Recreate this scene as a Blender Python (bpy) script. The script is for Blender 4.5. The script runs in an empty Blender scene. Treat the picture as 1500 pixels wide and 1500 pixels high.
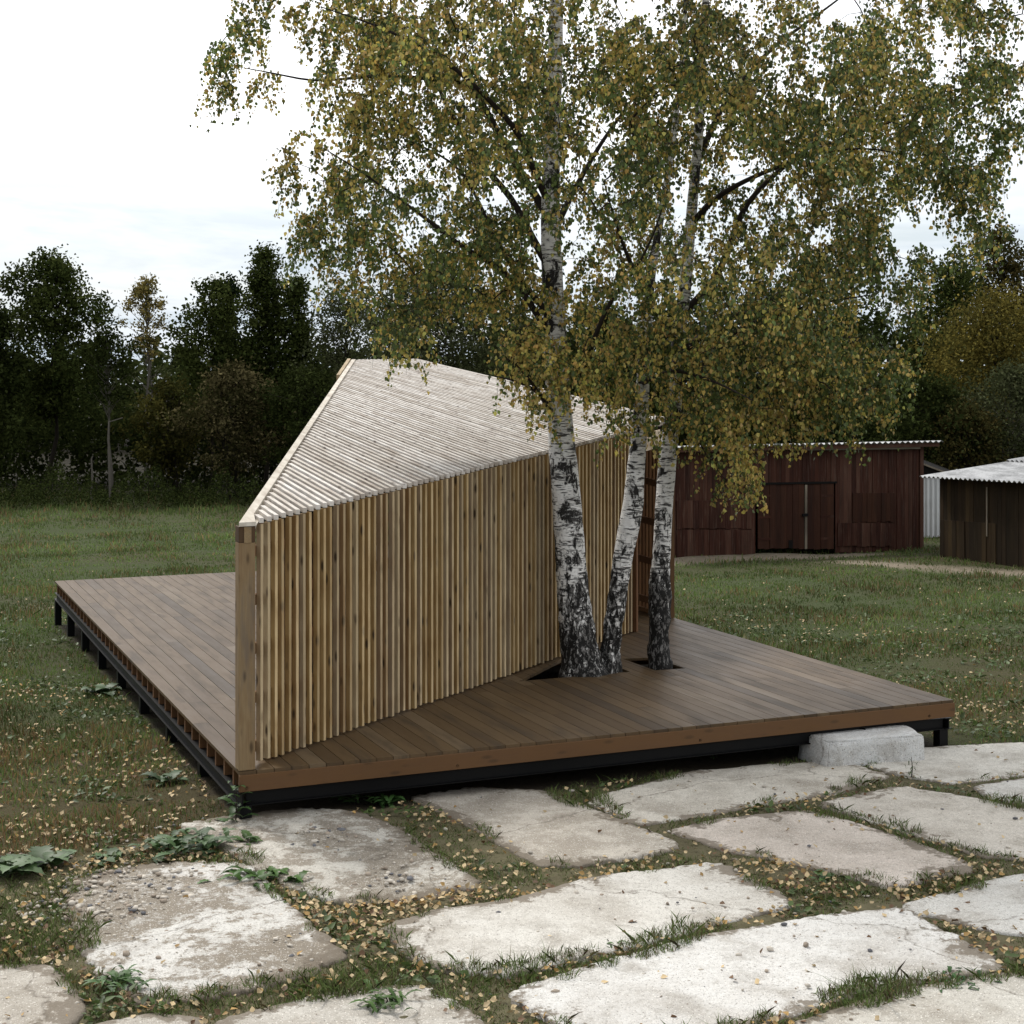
import bpy, bmesh, math, random
import numpy as np
from math import radians, sin, cos, pi
RS = np.random.RandomState(7)
random.seed(7)
scene = bpy.context.scene
COL = scene.collection

# ------------------------------------------------------------------ camera constants
F, CX, HY, CH = 2245.0, 750.0, 556.0, 3.2      # focal (px of the 1500 px photo), centre, horizon row, eye height above deck
GK = np.array([0, 12.5, 15.3, 24.35, 41, 68, 2000.0])
GZ = np.array([-.41, -.41, -.47, -.68, -1.3, -1.6, -1.6])
def gz(d): return np.interp(d, GK, GZ)
def at(px, d, py=None, z=None):
    x = (px-CX)/F*d
    if z is None: z = CH+(HY-py)/F*d
    return np.array([x, d, z])
def gp(px, py, dz=0.0):
    d = 15.0
    for _ in range(40): d = .5*d+.5*F*(CH-(gz(d)+dz))/(py-HY)
    return np.array([(px-CX)/F*d, d, float(gz(d)+dz)])
def zp(px, py, z):
    d = F*(CH-z)/(py-HY); return np.array([(px-CX)/F*d, d, z])

# ------------------------------------------------------------------ object helpers
def tag(o, label=None, cat=None, group=None, kind=None):
    if label: o['label'] = label
    if cat: o['category'] = cat
    if group: o['group'] = group
    if kind: o['kind'] = kind
    return o
def thing(name, loc, label, cat, group=None):
    o = bpy.data.objects.new(name, None); COL.objects.link(o)
    o.location = [float(c) for c in loc]; o.empty_display_size = .2
    return tag(o, label, cat, group)
def mk(name, V, Fc, mat, parent=None, k=None, col=None, lc=None, rnd=None, smooth=False):
    """one mesh object; Fc = (n,k) int array or list of faces; world coordinates, made local to the thing"""
    V = np.asarray(V, dtype=np.float32).reshape(-1, 3).copy()
    root = parent
    off = np.zeros(3)
    while root is not None:
        off += np.array(root.location); root = root.parent
    V -= off.astype(np.float32)
    me = bpy.data.meshes.new(name)
    if isinstance(Fc, np.ndarray):
        n, kk = Fc.shape
        me.vertices.add(len(V)); me.vertices.foreach_set('co', V.ravel())
        me.loops.add(n*kk); me.loops.foreach_set('vertex_index', Fc.astype(np.int32).ravel())
        me.polygons.add(n); me.polygons.foreach_set('loop_start', np.arange(0, n*kk, kk, dtype=np.int32))
        me.update(calc_edges=True)
    else:
        me.from_pydata(V.tolist(), [], Fc); me.update()
    if col is not None:
        col = np.asarray(col, dtype=np.float32)
        if col.ndim == 1: col = np.tile(col, (len(V), 1))
        c4 = np.ones((len(V), 4), np.float32); c4[:, :3] = col
        a = me.attributes.new('col', 'FLOAT_COLOR', 'POINT'); a.data.foreach_set('color', c4.ravel())
    if lc is not None:
        a = me.attributes.new('lc', 'FLOAT_VECTOR', 'POINT'); a.data.foreach_set('vector', np.asarray(lc, np.float32).ravel())
    if rnd is not None:
        a = me.attributes.new('rnd', 'FLOAT', 'POINT'); a.data.foreach_set('value', np.asarray(rnd, np.float32).ravel())
    if smooth: me.polygons.foreach_set('use_smooth', np.ones(len(me.polygons), bool))
    me.materials.append(mat)
    o = bpy.data.objects.new(name, me); COL.objects.link(o)
    if parent is not None: o.parent = parent
    return o

class Bx:
    """collects oriented boards into one mesh, with grain coordinates and one random number per board"""
    def __init__(s): s.V = []; s.F = []; s.L = []; s.R = []; s.n = 0
    def beam(s, p0, p1, wd, w, hd, h, r=None, bev=0.0):
        p0 = np.array(p0, float); p1 = np.array(p1, float); wd = np.array(wd, float); hd = np.array(hd, float)
        wd /= np.linalg.norm(wd); hd /= np.linalg.norm(hd); L = np.linalg.norm(p1-p0)
        r = random.random() if r is None else r
        o = random.uniform(0, 50)
        for e, p in ((0, p0), (1, p1)):
            for a, b in ((-1, -1), (1, -1), (1, 1), (-1, 1)):
                s.V.append(p+wd*a*w/2+hd*b*h/2); s.L.append((o+e*L, a*w/2+r*9, b*h/2)); s.R.append(r)
        b = s.n; s.n += 8
        s.F += [(b, b+3, b+2, b+1), (b+4, b+5, b+6, b+7), (b, b+1, b+5, b+4), (b+1, b+2, b+6, b+5), (b+2, b+3, b+7, b+6), (b+3, b, b+4, b+7)]
    def prism(s, poly, z0, z1, gdir, r=None):
        """flat convex polygon (xy) from z0 up to z1, grain along gdir"""
        r = random.random() if r is None else r
        o = random.uniform(0, 50); n = len(poly); b = s.n
        g = np.array(gdir[:2]); q = np.array((-g[1], g[0]))
        for z in (z0, z1):
            for p in poly:
                p = np.array(p[:2]); s.V.append((p[0], p[1], z)); s.L.append((o+p@g, p@q, z)); s.R.append(r)
        s.n += 2*n
        s.F.append(tuple(b+n-1-i for i in range(n))); s.F.append(tuple(b+n+i for i in range(n)))
        for i in range(n):
            j = (i+1) % n; s.F.append((b+i, b+j, b+n+j, b+n+i))
    def build(s, name, mat, parent=None, bevel=0.0):
        o = mk(name, s.V, s.F, mat, parent, lc=s.L, rnd=s.R)
        bm = bmesh.new(); bm.from_mesh(o.data); bmesh.ops.recalc_face_normals(bm, faces=bm.faces); bm.to_mesh(o.data); bm.free()
        if bevel:
            m = o.modifiers.new('b', 'BEVEL'); m.width = bevel; m.segments = 2; m.limit_method = 'ANGLE'
        return o

class Tubes:
    def __init__(s): s.V = []; s.F = []; s.n = 0
    def add(s, P, R, k=5):
        P = np.asarray(P, float); m = len(P)
        T = np.gradient(P, axis=0); T /= np.linalg.norm(T, axis=1)[:, None]+1e-9
        ref = np.array((1., 0, 0)) if abs(T[0][0]) < .8 else np.array((0, 0, 1.))
        N = np.cross(T, ref); N /= np.linalg.norm(N, axis=1)[:, None]+1e-9; B = np.cross(T, N)
        an = np.arange(k)*2*pi/k
        ring = P[:, None, :]+np.asarray(R)[:, None, None]*(N[:, None, :]*np.cos(an)[None, :, None]+B[:, None, :]*np.sin(an)[None, :, None])
        s.V.append(ring.reshape(-1, 3))
        i = np.arange(m-1)[:, None]*k; j = np.arange(k)[None, :]; j2 = (j+1) % k
        s.F.append((np.stack([i+j, i+j2, i+k+j2, i+k+j], -1)+s.n).reshape(-1, 4)); s.n += m*k
    def build(s, name, mat, parent=None, col=None):
        return mk(name, np.concatenate(s.V), np.concatenate(s.F), mat, parent, col=col, smooth=True)

def nz(P, sc, seed=0):
    """cheap smooth 3D noise, about -1..1"""
    r = np.random.RandomState(seed); P = np.asarray(P)*sc; out = np.zeros(len(P))
    for i in range(7):
        k = r.randn(3)*(1+.35*i); out += np.sin(P@k+r.rand()*6.28)
    return out/3.2
def unit(a): return a/(np.linalg.norm(a, axis=-1, keepdims=True)+1e-9)
def inpoly(X, Y, poly):
    poly = np.asarray(poly); c = np.zeros(len(X), bool); n = len(poly); j = n-1
    for i in range(n):
        xi, yi = poly[i][:2]; xj, yj = poly[j][:2]
        m = ((yi > Y) != (yj > Y)) & (X < (xj-xi)*(Y-yi)/(yj-yi+1e-12)+xi); c ^= m; j = i
    return c
def polydist(X, Y, poly):
    poly = np.asarray(poly); d = np.full(len(X), 1e9); n = len(poly)
    for i in range(n):
        a = poly[i][:2]; b = poly[(i+1) % n][:2]; e = b-a
        t = np.clip(((X-a[0])*e[0]+(Y-a[1])*e[1])/(e@e+1e-12), 0, 1)
        d = np.minimum(d, np.hypot(X-a[0]-t*e[0], Y-a[1]-t*e[1]))
    return d
def leaf_cards(C, N, L, W, shape='kite', roll=None, rs=RS):
    """leaf shaped faces at C, lying across normal N; two quads folded on the midrib"""
    n = len(C); t = unit(np.cross(N, rs.randn(n, 3))) if roll is None else roll
    b = unit(np.cross(N, t)); L = np.broadcast_to(L, (n,))[:, None]; W = np.broadcast_to(W, (n,))[:, None]
    fold = .18*W
    p0 = C; p3 = C+t*L
    p1 = C+t*L*.32+b*W*.5+N*fold; p2 = C+t*L*.66+b*W*.33+N*fold*.6
    p5 = C+t*L*.32-b*W*.5+N*fold; p4 = C+t*L*.66-b*W*.33+N*fold*.6
    V = np.stack([p0, p1, p2, p3, p4, p5], 1).reshape(-1, 3)
    i = np.arange(n)[:, None]*6
    Fq = np.concatenate([i+np.array([[0, 1, 2, 3]]), i+np.array([[0, 3, 4, 5]])], 1).reshape(-1, 4)
    return V, Fq

# ------------------------------------------------------------------ materials
def mat(name):
    m = bpy.data.materials.new(name); m.use_nodes = True; nt = m.node_tree
    for n in list(nt.nodes): nt.nodes.remove(n)
    out = nt.nodes.new('ShaderNodeOutputMaterial'); b = nt.nodes.new('ShaderNodeBsdfPrincipled')
    nt.links.new(b.outputs[0], out.inputs[0]); return m, nt, b
class NT:
    def __init__(s, nt): s.nt = nt
    def n(s, t, **kw):
        x = s.nt.nodes.new(t)
        for k, v in kw.items(): setattr(x, k, v)
        return x
    def l(s, a, b): s.nt.links.new(a, b)
    def attr(s, n): return s.n('ShaderNodeAttribute', attribute_name=n)
    def mapping(s, vec, sc):
        m = s.n('ShaderNodeMapping'); s.l(vec, m.inputs[0]); m.inputs['Scale'].default_value = sc; return m.outputs[0]
    def noise(s, vec, scale, det=4, rough=.6, dist=0):
        x = s.n('ShaderNodeTexNoise'); s.l(vec, x.inputs['Vector']); x.inputs['Scale'].default_value = scale
        x.inputs['Detail'].default_value = det; x.inputs['Roughness'].default_value = rough; x.inputs['Distortion'].default_value = dist
        return x.outputs[0]
    def vor(s, vec, scale, feat='F1', rand=1):
        x = s.n('ShaderNodeTexVoronoi', feature=feat); s.l(vec, x.inputs['Vector']); x.inputs['Scale'].default_value = scale
        x.inputs['Randomness'].default_value = rand; return x
    def ramp(s, fac, stops):
        r = s.n('ShaderNodeValToRGB'); s.l(fac, r.inputs[0]); e = r.color_ramp.elements
        while len(e) < len(stops): e.new(.5)
        for i, (p, c) in enumerate(stops):
            e[i].position = p; e[i].color = (c[0], c[1], c[2], 1) if hasattr(c, '__len__') else (c, c, c, 1)
        return r.outputs[0]
    def mix(s, fac, a, b, mode='MIX'):
        x = s.n('ShaderNodeMix', data_type='RGBA', blend_type=mode)
        for i, v in ((0, fac), (6, a), (7, b)):
            if hasattr(v, 'is_linked'): s.l(v, x.inputs[i])
            elif i == 0: x.inputs[0].default_value = v
            else: x.inputs[i].default_value = (*v, 1)
        return x.outputs[2]
    def math(s, op, a, b=0.0, c=None):
        x = s.n('ShaderNodeMath', operation=op)
        for i, v in enumerate((a, b, c)):
            if v is None: continue
            if hasattr(v, 'is_linked'): s.l(v, x.inputs[i])
            else: x.inputs[i].default_value = v
        return x.outputs[0]
    def bump(s, h, bsdf, st=.5, d=.01):
        x = s.n('ShaderNodeBump'); s.l(h, x.inputs['Height']); x.inputs['Strength'].default_value = st; x.inputs['Distance'].default_value = d
        s.l(x.outputs[0], bsdf.inputs['Normal'])
def setp(b, rough=.8, spec=.3, col=None, metal=0):
    b.inputs['Roughness'].default_value = rough; b.inputs['Specular IOR Level'].default_value = spec; b.inputs['Metallic'].default_value = metal
    if col is not None: b.inputs['Base Color'].default_value = (*col, 1)

def wood(name, stops, knot=.8, grain=1.0, rough=.75, spec=.25, knotcol=(.05, .03, .015), stain=None, weather=None):
    m, nt, b = mat(name); t = NT(nt); setp(b, rough, spec)
    lc = t.attr('lc').outputs['Vector']; r = t.attr('rnd').outputs['Fac']
    base = t.ramp(r, stops)
    g = t.noise(t.mapping(lc, (2.5, 60, 60)), 1.6, 5, .65, .4)
    base = t.mix(t.math('MULTIPLY', t.ramp(g, [(.3, 1), (.6, 0)]), .55*grain), base, t.mix(.5, base, (.10, .06, .03)), 'MIX')
    bl = t.noise(t.mapping(lc, (2.2, 9, 9)), 1.0, 3)
    base = t.mix(t.ramp(bl, [(.42, 0), (.75, .7)]), base, t.mix(.75, base, (.14, .07, .025)))
    if knot:
        v = t.vor(t.mapping(lc, (3.6, 11, 11)), 1.0)
        kf = t.math('MULTIPLY', t.ramp(v.outputs['Distance'], [(.10, 1), (.24, 0)]), knot)
        base = t.mix(kf, base, knotcol)
    if stain:
        sn = t.noise(t.mapping(lc, (1.1, 7, 7)), 1.0, 4)
        base = t.mix(t.ramp(sn, [(.5, 0), (.7, .8)]), base, stain)
    if weather is not None:      # faces turned to the rain are bleached
        sz = t.n('ShaderNodeSeparateXYZ'); t.l(lc, sz.inputs[0])
        wf_ = t.math('MULTIPLY', t.ramp(sz.outputs[2], [(.0175, 0), (.0205, 1)]), t.ramp(bl, [(.2, .95), (.65, .25)]))
        base = t.mix(wf_, base, t.mix(t.ramp(t.math('FRACT', t.math('MULTIPLY', r, 7.3)), [(.2, 0), (.8, 1)]), weather, tuple(c*.62 for c in weather)))
    t.l(base, b.inputs['Base Color']); t.bump(g, b, .35, .004)
    return m
M = {}
M['slat'] = wood('slat_wood', [(0, (.37, .23, .085)), (.45, (.48, .32, .135)), (.62, (.27, .15, .055)), (.75, (.36, .27, .17)), (1, (.54, .42, .25))], .95, weather=(.70, .55, .33))
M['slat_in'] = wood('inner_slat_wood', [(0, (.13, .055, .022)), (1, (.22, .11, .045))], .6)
M['roofslat'] = wood('weathered_slat_wood', [(0, (.47, .42, .36)), (.5, (.64, .59, .53)), (1, (.75, .71, .66))], .8, .7, .65, .35, (.11, .08, .06))
M['post'] = wood('post_wood', [(0, (.235, .165, .09)), (1, (.27, .19, .10))], .8, 1.3, stain=(.13, .11, .09))
M['beam'] = wood('planed_beam_wood', [(0, (.60, .55, .47)), (1, (.63, .58, .5))], .0, .25)
M['pale'] = wood('pale_fascia_wood', [(0, (.62, .5, .37)), (1, (.68, .56, .42))], .2, .4)
M['fascia'] = wood('fascia_wood', [(0, (.105, .054, .024)), (1, (.135, .070, .031))], .5, .8)
M['darkwood'] = wood('dark_end_grain_wood', [(0, (.06, .035, .018)), (1, (.08, .045, .022))], .3)
M['joist'] = wood('joist_wood', [(0, (.13, .062, .025)), (1, (.18, .09, .04))], .3)

def deckmat():
    m, nt, b = mat('deck_board_brown'); t = NT(nt); setp(b, .5, .22)
    lc = t.attr('lc').outputs['Vector']; r = t.attr('rnd').outputs['Fac']
    base = t.ramp(r, [(0, (.062, .041, .023)), (.12, (.096, .060, .029)), (.5, (.116, .073, .035)), (.9, (.130, .084, .042)), (1, (.158, .112, .066))])
    w = t.noise(t.mapping(lc, (.9, 5, 1)), 1.0, 4, .6)
    base = t.mix(t.ramp(w, [(.5, 0), (.66, .75)]), base, (.056, .041, .026))
    st = t.noise(t.mapping(lc, (1.5, 90, 1)), 1.0, 3, .6)
    base = t.mix(t.math('MULTIPLY', st, .35), base, (.045, .03, .02))
    t.l(base, b.inputs['Base Color'])
    t.l(t.ramp(w, [(.3, .42), (.7, .58)]), b.inputs['Roughness'])
    t.bump(t.noise(t.mapping(lc, (2, 140, 1)), 1.0, 2), b, .25, .003)
    return m
M['deck'] = deckmat()

def plain(name, col, rough=.6, spec=.3, var=.25, sc=3.0, metal=0):
    m, nt, b = mat(name); t = NT(nt); setp(b, rough, spec, metal=metal)
    tc = t.n('ShaderNodeTexCoord').outputs['Object']
    n = t.noise(tc, sc, 5)
    t.l(t.mix(t.math('MULTIPLY', n, var*2), col, tuple(c*.45 for c in col)), b.inputs['Base Color'])
    t.bump(t.noise(tc, sc*12, 3), b, .2, .004)
    return m
M['steel'] = plain('black_painted_steel', (.005, .005, .0055), .5, .16)
M['dark'] = plain('plain_dark', (.012, .011, .010), .9, .1)

def attrmat(name, rough=.6, spec=.25, trans=0.0, tmul=1.0):
    m, nt, b = mat(name); t = NT(nt); setp(b, rough, spec)
    c = t.attr('col').outputs['Color']; t.l(c, b.inputs['Base Color'])
    if trans:
        tr = t.n('ShaderNodeBsdfTranslucent'); t.l(t.mix(.5, c, (.5, .5, .1), 'MULTIPLY') if tmul == 0 else c, tr.inputs[0])
        ms = t.n('ShaderNodeMixShader'); ms.inputs[0].default_value = trans
        t.l(b.outputs[0], ms.inputs[1]); t.l(tr.outputs[0], ms.inputs[2])
        out = [x for x in nt.nodes if x.type == 'OUTPUT_MATERIAL'][0]; t.l(ms.outputs[0], out.inputs[0])
    return m
M['leaf'] = attrmat('birch_leaf', .45, .35, .28)
M['bgleaf'] = attrmat('forest_leaf', 1.0, 0.0, .18)
M['grass'] = attrmat('grass_blade', .6, .2, .2)
M['litter'] = attrmat('fallen_leaf', .6, .25, .1)
M['weed'] = attrmat('weed_leaf', .5, .3, .2)
M['pebble'] = attrmat('pebble_stone', .8, .2)
M['twig'] = plain('birch_twig_bark', (.030, .023, .018), .8, .2)
M['bgbark'] = plain('forest_bark', (.03, .025, .02), .9, .1)
M['palebark'] = plain('pale_forest_bark', (.13, .117, .10), .9, .1)

def barkmat(name, zdark, lo=-.07):
    m, nt, b = mat(name); t = NT(nt); setp(b, .7, .25)
    tc = t.n('ShaderNodeTexCoord').outputs['Object']
    sep = t.n('ShaderNodeSeparateXYZ'); t.l(tc, sep.inputs[0]); z = sep.outputs[2]
    base = t.ramp(t.noise(t.mapping(tc, (4, 4, 14)), 1.0, 5), [(.3, (.66, .64, .61)), (.55, (.85, .83, .80)), (.8, (.72, .69, .66))])
    # short dark lenticels across the stem
    ln = t.noise(t.mapping(tc, (5, 5, 34)), 1.0, 4, .6, .4)
    base = t.mix(t.ramp(ln, [(.565, 0), (.60, .95)]), base, (.03, .027, .025))
    ln2 = t.noise(t.mapping(tc, (13, 13, 70)), 1.0, 3, .6)
    base = t.mix(t.ramp(ln2, [(.58, 0), (.64, .8)]), base, (.08, .075, .07))
    sc = t.noise(t.mapping(tc, (3.0, 3.0, 2.7)), 1.0, 6, .62, .5)
    fis = t.noise(t.mapping(tc, (19, 19, 8)), 1.0, 7, .74, .6)
    base = t.mix(t.math('MULTIPLY', t.ramp(sc, [(.525, 0), (.55, 1)]), t.ramp(fis, [(.42, 0), (.47, 1)])), base, (.022, .02, .018))
    th = t.n('ShaderNodeMapRange'); t.l(z, th.inputs[0]); th.inputs[1].default_value = .45; th.inputs[2].default_value = zdark
    th.inputs[3].default_value = lo; th.inputs[4].default_value = .17
    fm = t.math('SUBTRACT', t.math('ADD', t.math('MULTIPLY', fis, .7), t.math('MULTIPLY', sc, .3)), t.math('ADD', th.outputs[0], .49))
    base = t.mix(t.ramp(fm, [(0, 0), (.02, 1)]), base, t.mix(t.ramp(t.noise(t.mapping(tc, (30, 30, 13)), 1.0, 4, .7), [(.52, 0), (.60, 1)]), (.010, .009, .008), (.20, .19, .18)))
    t.l(base, b.inputs['Base Color'])
    lum = t.n('ShaderNodeRGBToBW'); t.l(base, lum.inputs[0])
    t.bump(t.math('ADD', lum.outputs[0], t.math('MULTIPLY', fis, .6)), b, .9, .02)
    return m
def concrete(name):
    m, nt, b = mat(name); t = NT(nt); setp(b, .85, .25)
    tc = t.n('ShaderNodeNewGeometry').outputs['Position']
    base = t.attr('col').outputs['Color']; rg = t.attr('rnd').outputs['Fac']; ed = t.attr('lc').outputs['Vector']
    sx = t.n('ShaderNodeSeparateXYZ'); t.l(ed, sx.inputs[0]); edge = sx.outputs[0]
    big = t.noise(tc, 1.3, 6, .65, .3)
    base = t.mix(t.ramp(big, [(.44, 0), (.68, .55)]), base, t.mix(.65, base, (.27, .22, .165)))
    st_ = t.noise(tc, 2.6, 5, .7, .2); base = t.mix(t.ramp(st_, [(.5, 0), (.64, .38)]), base, (.22, .19, .15))
    br = t.noise(tc, 6.5, 9, .75, .15)
    brz = t.math('ADD', br, t.math('MULTIPLY', t.math('SUBTRACT', big, .5), .7))
    crust = t.math('MULTIPLY', t.ramp(brz, [(.44, 0), (.52, 1)]), rg)
    base = t.mix(crust, base, t.mix(br, (.15, .125, .095), (.34, .295, .235)))
    mid = t.noise(tc, 26, 7, .75)
    base = t.mix(t.ramp(mid, [(.34, .6), (.52, 0)]), base, t.mix(.6, base, (.18, .155, .12)))
    sp = t.vor(tc, 42); base = t.mix(t.ramp(sp.outputs['Distance'], [(.16, .8), (.26, 0)]), base, t.mix(t.ramp(sp.outputs['Color'], [(.35, 0), (.65, 1)]), (.17, .15, .13), (.80, .77, .71)))
    sp2 = t.vor(tc, 85); base = t.mix(t.ramp(sp2.outputs['Distance'], [(.2, .75), (.32, 0)]), base, t.mix(t.ramp(sp2.outputs['Color'], [(.40, 0), (.6, 1)]), (.16, .14, .125), (.78, .74, .68)))
    dn = t.math('SUBTRACT', t.math('ADD', edge, t.math('MULTIPLY', br, .9)), t.math('ADD', t.math('MULTIPLY', big, .9), .05))
    base = t.mix(t.ramp(dn, [(0, .85), (.05, 0)]), base, (.17, .14, .105))
    cr = t.n('ShaderNodeTexVoronoi', feature='DISTANCE_TO_EDGE'); cr.inputs['Scale'].default_value = .26
    wv = t.n('ShaderNodeVectorMath', operation='ADD'); t.l(tc, wv.inputs[0])
    nc = t.n('ShaderNodeTexNoise'); t.l(tc, nc.inputs['Vector']); nc.inputs['Scale'].default_value = 2.5; nc.inputs['Detail'].default_value = 6
    nsc = t.n('ShaderNodeVectorMath', operation='SCALE'); t.l(nc.outputs[1], nsc.inputs[0]); nsc.inputs['Scale'].default_value = .45
    t.l(nsc.outputs[0], wv.inputs[1]); t.l(wv.outputs[0], cr.inputs['Vector'])
    base = t.mix(t.math('MULTIPLY', t.ramp(cr.outputs['Distance'], [(.0008, .9), (.0022, 0)]), t.ramp(mid, [(.4, 1), (.6, .3)])), base, (.13, .11, .085))
    t.l(base, b.inputs['Base Color'])
    h = t.math('ADD', t.math('MULTIPLY', br, t.math('ADD', t.math('MULTIPLY', rg, .9), .18)), t.math('MULTIPLY', mid, .35))
    h = t.math('ADD', h, t.math('MULTIPLY', sp2.outputs['Distance'], .12))
    t.bump(h, b, .8, .03)
    return m
M['concrete'] = concrete('weathered_concrete')

def groundmat():
    m, nt, b = mat('meadow_ground'); t = NT(nt); setp(b, .95, .1)
    tc = t.n('ShaderNodeNewGeometry').outputs['Position']; c = t.attr('col').outputs['Color']
    n1 = t.noise(tc, .7, 6, .7); n2 = t.noise(tc, 7, 6, .7); n3 = t.noise(tc, 40, 4, .7)
    base = t.mix(t.ramp(n2, [(.35, .75), (.6, 0)]), c, t.mix(.4, c, (.045, .036, .024)))
    base = t.mix(t.ramp(n1, [(.5, 0), (.72, .5)]), base, (.075, .062, .036))
    base = t.mix(t.ramp(n3, [(.6, 0), (.72, .6)]), base, (.14, .12, .07))
    t.l(base, b.inputs['Base Color'])
    t.bump(t.math('ADD', n2, t.math('MULTIPLY', n3, .5)), b, .8, .05)
    return m
M['ground'] = groundmat()
def boards(name, stops, weather, wf):
    m, nt, b = mat(name); t = NT(nt); setp(b, .85, .15)
    lc = t.attr('lc').outputs['Vector']; r = t.attr('rnd').outputs['Fac']
    base = t.ramp(r, stops)
    w = t.noise(t.mapping(lc, (1.2, 26, 1)), 1.0, 6, .7)
    base = t.mix(t.ramp(w, [(.52, 0), (.68, wf)]), base, weather)
    d = t.noise(t.mapping(lc, (.8, 4, 1)), 1.0, 4)
    base = t.mix(t.ramp(d, [(.45, 0), (.7, .7)]), base, t.mix(.7, base, (.008, .006, .005)))
    t.l(base, b.inputs['Base Color']); t.bump(w, b, .4, .01); return m
M['red'] = boards('dark_red_boards', [(0, (.036, .012, .008)), (.6, (.054, .0195, .012)), (1, (.085, .040, .027))], (.13, .09, .068), .65)
M['reddoor'] = boards('brown_red_door_boards', [(0, (.034, .013, .008)), (1, (.054, .022, .012))], (.09, .05, .035), .35)
M['brown'] = boards('tarred_brown_boards', [(0, (.018, .012, .006)), (.8, (.036, .022, .011)), (1, (.062, .040, .018))], (.06, .045, .025), .4)
M['greywood'] = boards('grey_weathered_wood', [(0, (.2, .17, .13)), (1, (.26, .22, .17))], (.3, .27, .22), .4)
def sheet(name, col, dirt, f):
    m, nt, b = mat(name); t = NT(nt); setp(b, .7, .3)
    tc = t.n('ShaderNodeTexCoord').outputs['Object']
    n = t.noise(t.mapping(tc, (1.5, .5, 1)), 1.4, 6, .7)
    t.l(t.mix(t.ramp(n, [(.42, 0), (.66, f)]), col, dirt), b.inputs['Base Color']); return m
M['slate'] = sheet('corrugated_fibre_cement', (.50, .50, .50), (.16, .16, .16), .9)
M['whitesheet'] = sheet('white_corrugated_metal', (.66, .67, .68), (.5, .5, .5), .5)

# ------------------------------------------------------------------ world, sun, camera
SUN_EL, SUN_AZ = radians(50), radians(-38)         # azimuth from +Y (behind the pavilion) towards +X
w = bpy.data.worlds.new('World'); scene.world = w; w.use_nodes = True
t = NT(w.node_tree)
for n in list(w.node_tree.nodes): w.node_tree.nodes.remove(n)
wo = t.n('ShaderNodeOutputWorld'); bg = t.n('ShaderNodeBackground'); t.l(bg.outputs[0], wo.inputs[0]); bg.inputs[1].default_value = .10
sky = t.n('ShaderNodeTexSky', sky_type='NISHITA'); sky.sun_disc = False; sky.sun_elevation = SUN_EL; sky.sun_rotation = SUN_AZ
sky.air_density = 1.2; sky.dust_density = 2.0
tc = t.n('ShaderNodeTexCoord').outputs['Generated']
sp = t.n('ShaderNodeSeparateXYZ'); t.l(tc, sp.inputs[0])
den = t.math('ADD', t.math('MAXIMUM', sp.outputs[2], 0.0), .10)
cv = t.n('ShaderNodeCombineXYZ'); t.l(t.math('DIVIDE', sp.outputs[0], den), cv.inputs[0]); t.l(t.math('DIVIDE', sp.outputs[1], den), cv.inputs[1])
cl = t.noise(cv.outputs[0], .75, 7, .55, .4)
cover = t.ramp(cl, [(.30, .72), (.52, 1)])
hi = t.ramp(sp.outputs[2], [(.03, 0), (.09, .18), (.17, 1)])
shade = t.ramp(t.noise(cv.outputs[0], .5, 6, .6, .5), [(.42, 0), (.58, 1)])
dullc = t.mix(hi, (4.9, 5.6, 6.2), (9.6, 9.9, 10.2)); brightc = t.mix(hi, (6.7, 7.1, 7.5), (12.5, 12.5, 12.5))
cloud = t.mix(shade, dullc, brightc)
# sky dimmed behind the viewer, unseen; added to darken surfaces facing the camera
front = t.n('ShaderNodeMapRange', interpolation_type='SMOOTHSTEP'); t.l(t.math('ADD', t.math('MULTIPLY', sp.outputs[1], .80), t.math('MULTIPLY', sp.outputs[0], .60)), front.inputs[0])
front.inputs[1].default_value = -.70; front.inputs[2].default_value = .30
rear_dim = t.mix(front.outputs[0], (4.6, 4.7, 4.8), (10, 10, 10))
cloud = t.mix(1.0, cloud, t.mix(1.0, rear_dim, (.1, .1, .1), 'MULTIPLY'), 'MULTIPLY')
t.l(t.mix(cover, sky.outputs[0], cloud), bg.inputs[0])
sd = bpy.data.lights.new('sun', 'SUN'); sd.energy = 2.0; sd.angle = radians(14); sd.color = (1, .96, .9)
so = bpy.data.objects.new('sun', sd); COL.objects.link(so)
import mathutils
sv = mathutils.Vector((sin(SUN_AZ)*cos(SUN_EL), cos(SUN_AZ)*cos(SUN_EL), sin(SUN_EL)))
so.rotation_euler = (-sv).to_track_quat('-Z', 'Y').to_euler(); so.location = (8, 20, 25)
cd = bpy.data.cameras.new('camera'); cd.sensor_width = 36; cd.lens = F/1500*36; cd.shift_y = (HY-750)/1500; cd.clip_end = 3000; cd.clip_start = .1
co = bpy.data.objects.new('camera', cd); COL.objects.link(co); co.location = (0, 0, CH); co.rotation_euler = (pi/2, 0, 0); scene.camera = co
scene.view_settings.view_transform = 'Standard'; scene.view_settings.look = 'None'; scene.view_settings.exposure = .46; scene.view_settings.gamma = 1
scene.cycles.max_bounces = 6; scene.cycles.transparent_max_bounces = 4; scene.cycles.diffuse_bounces = 2

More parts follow.
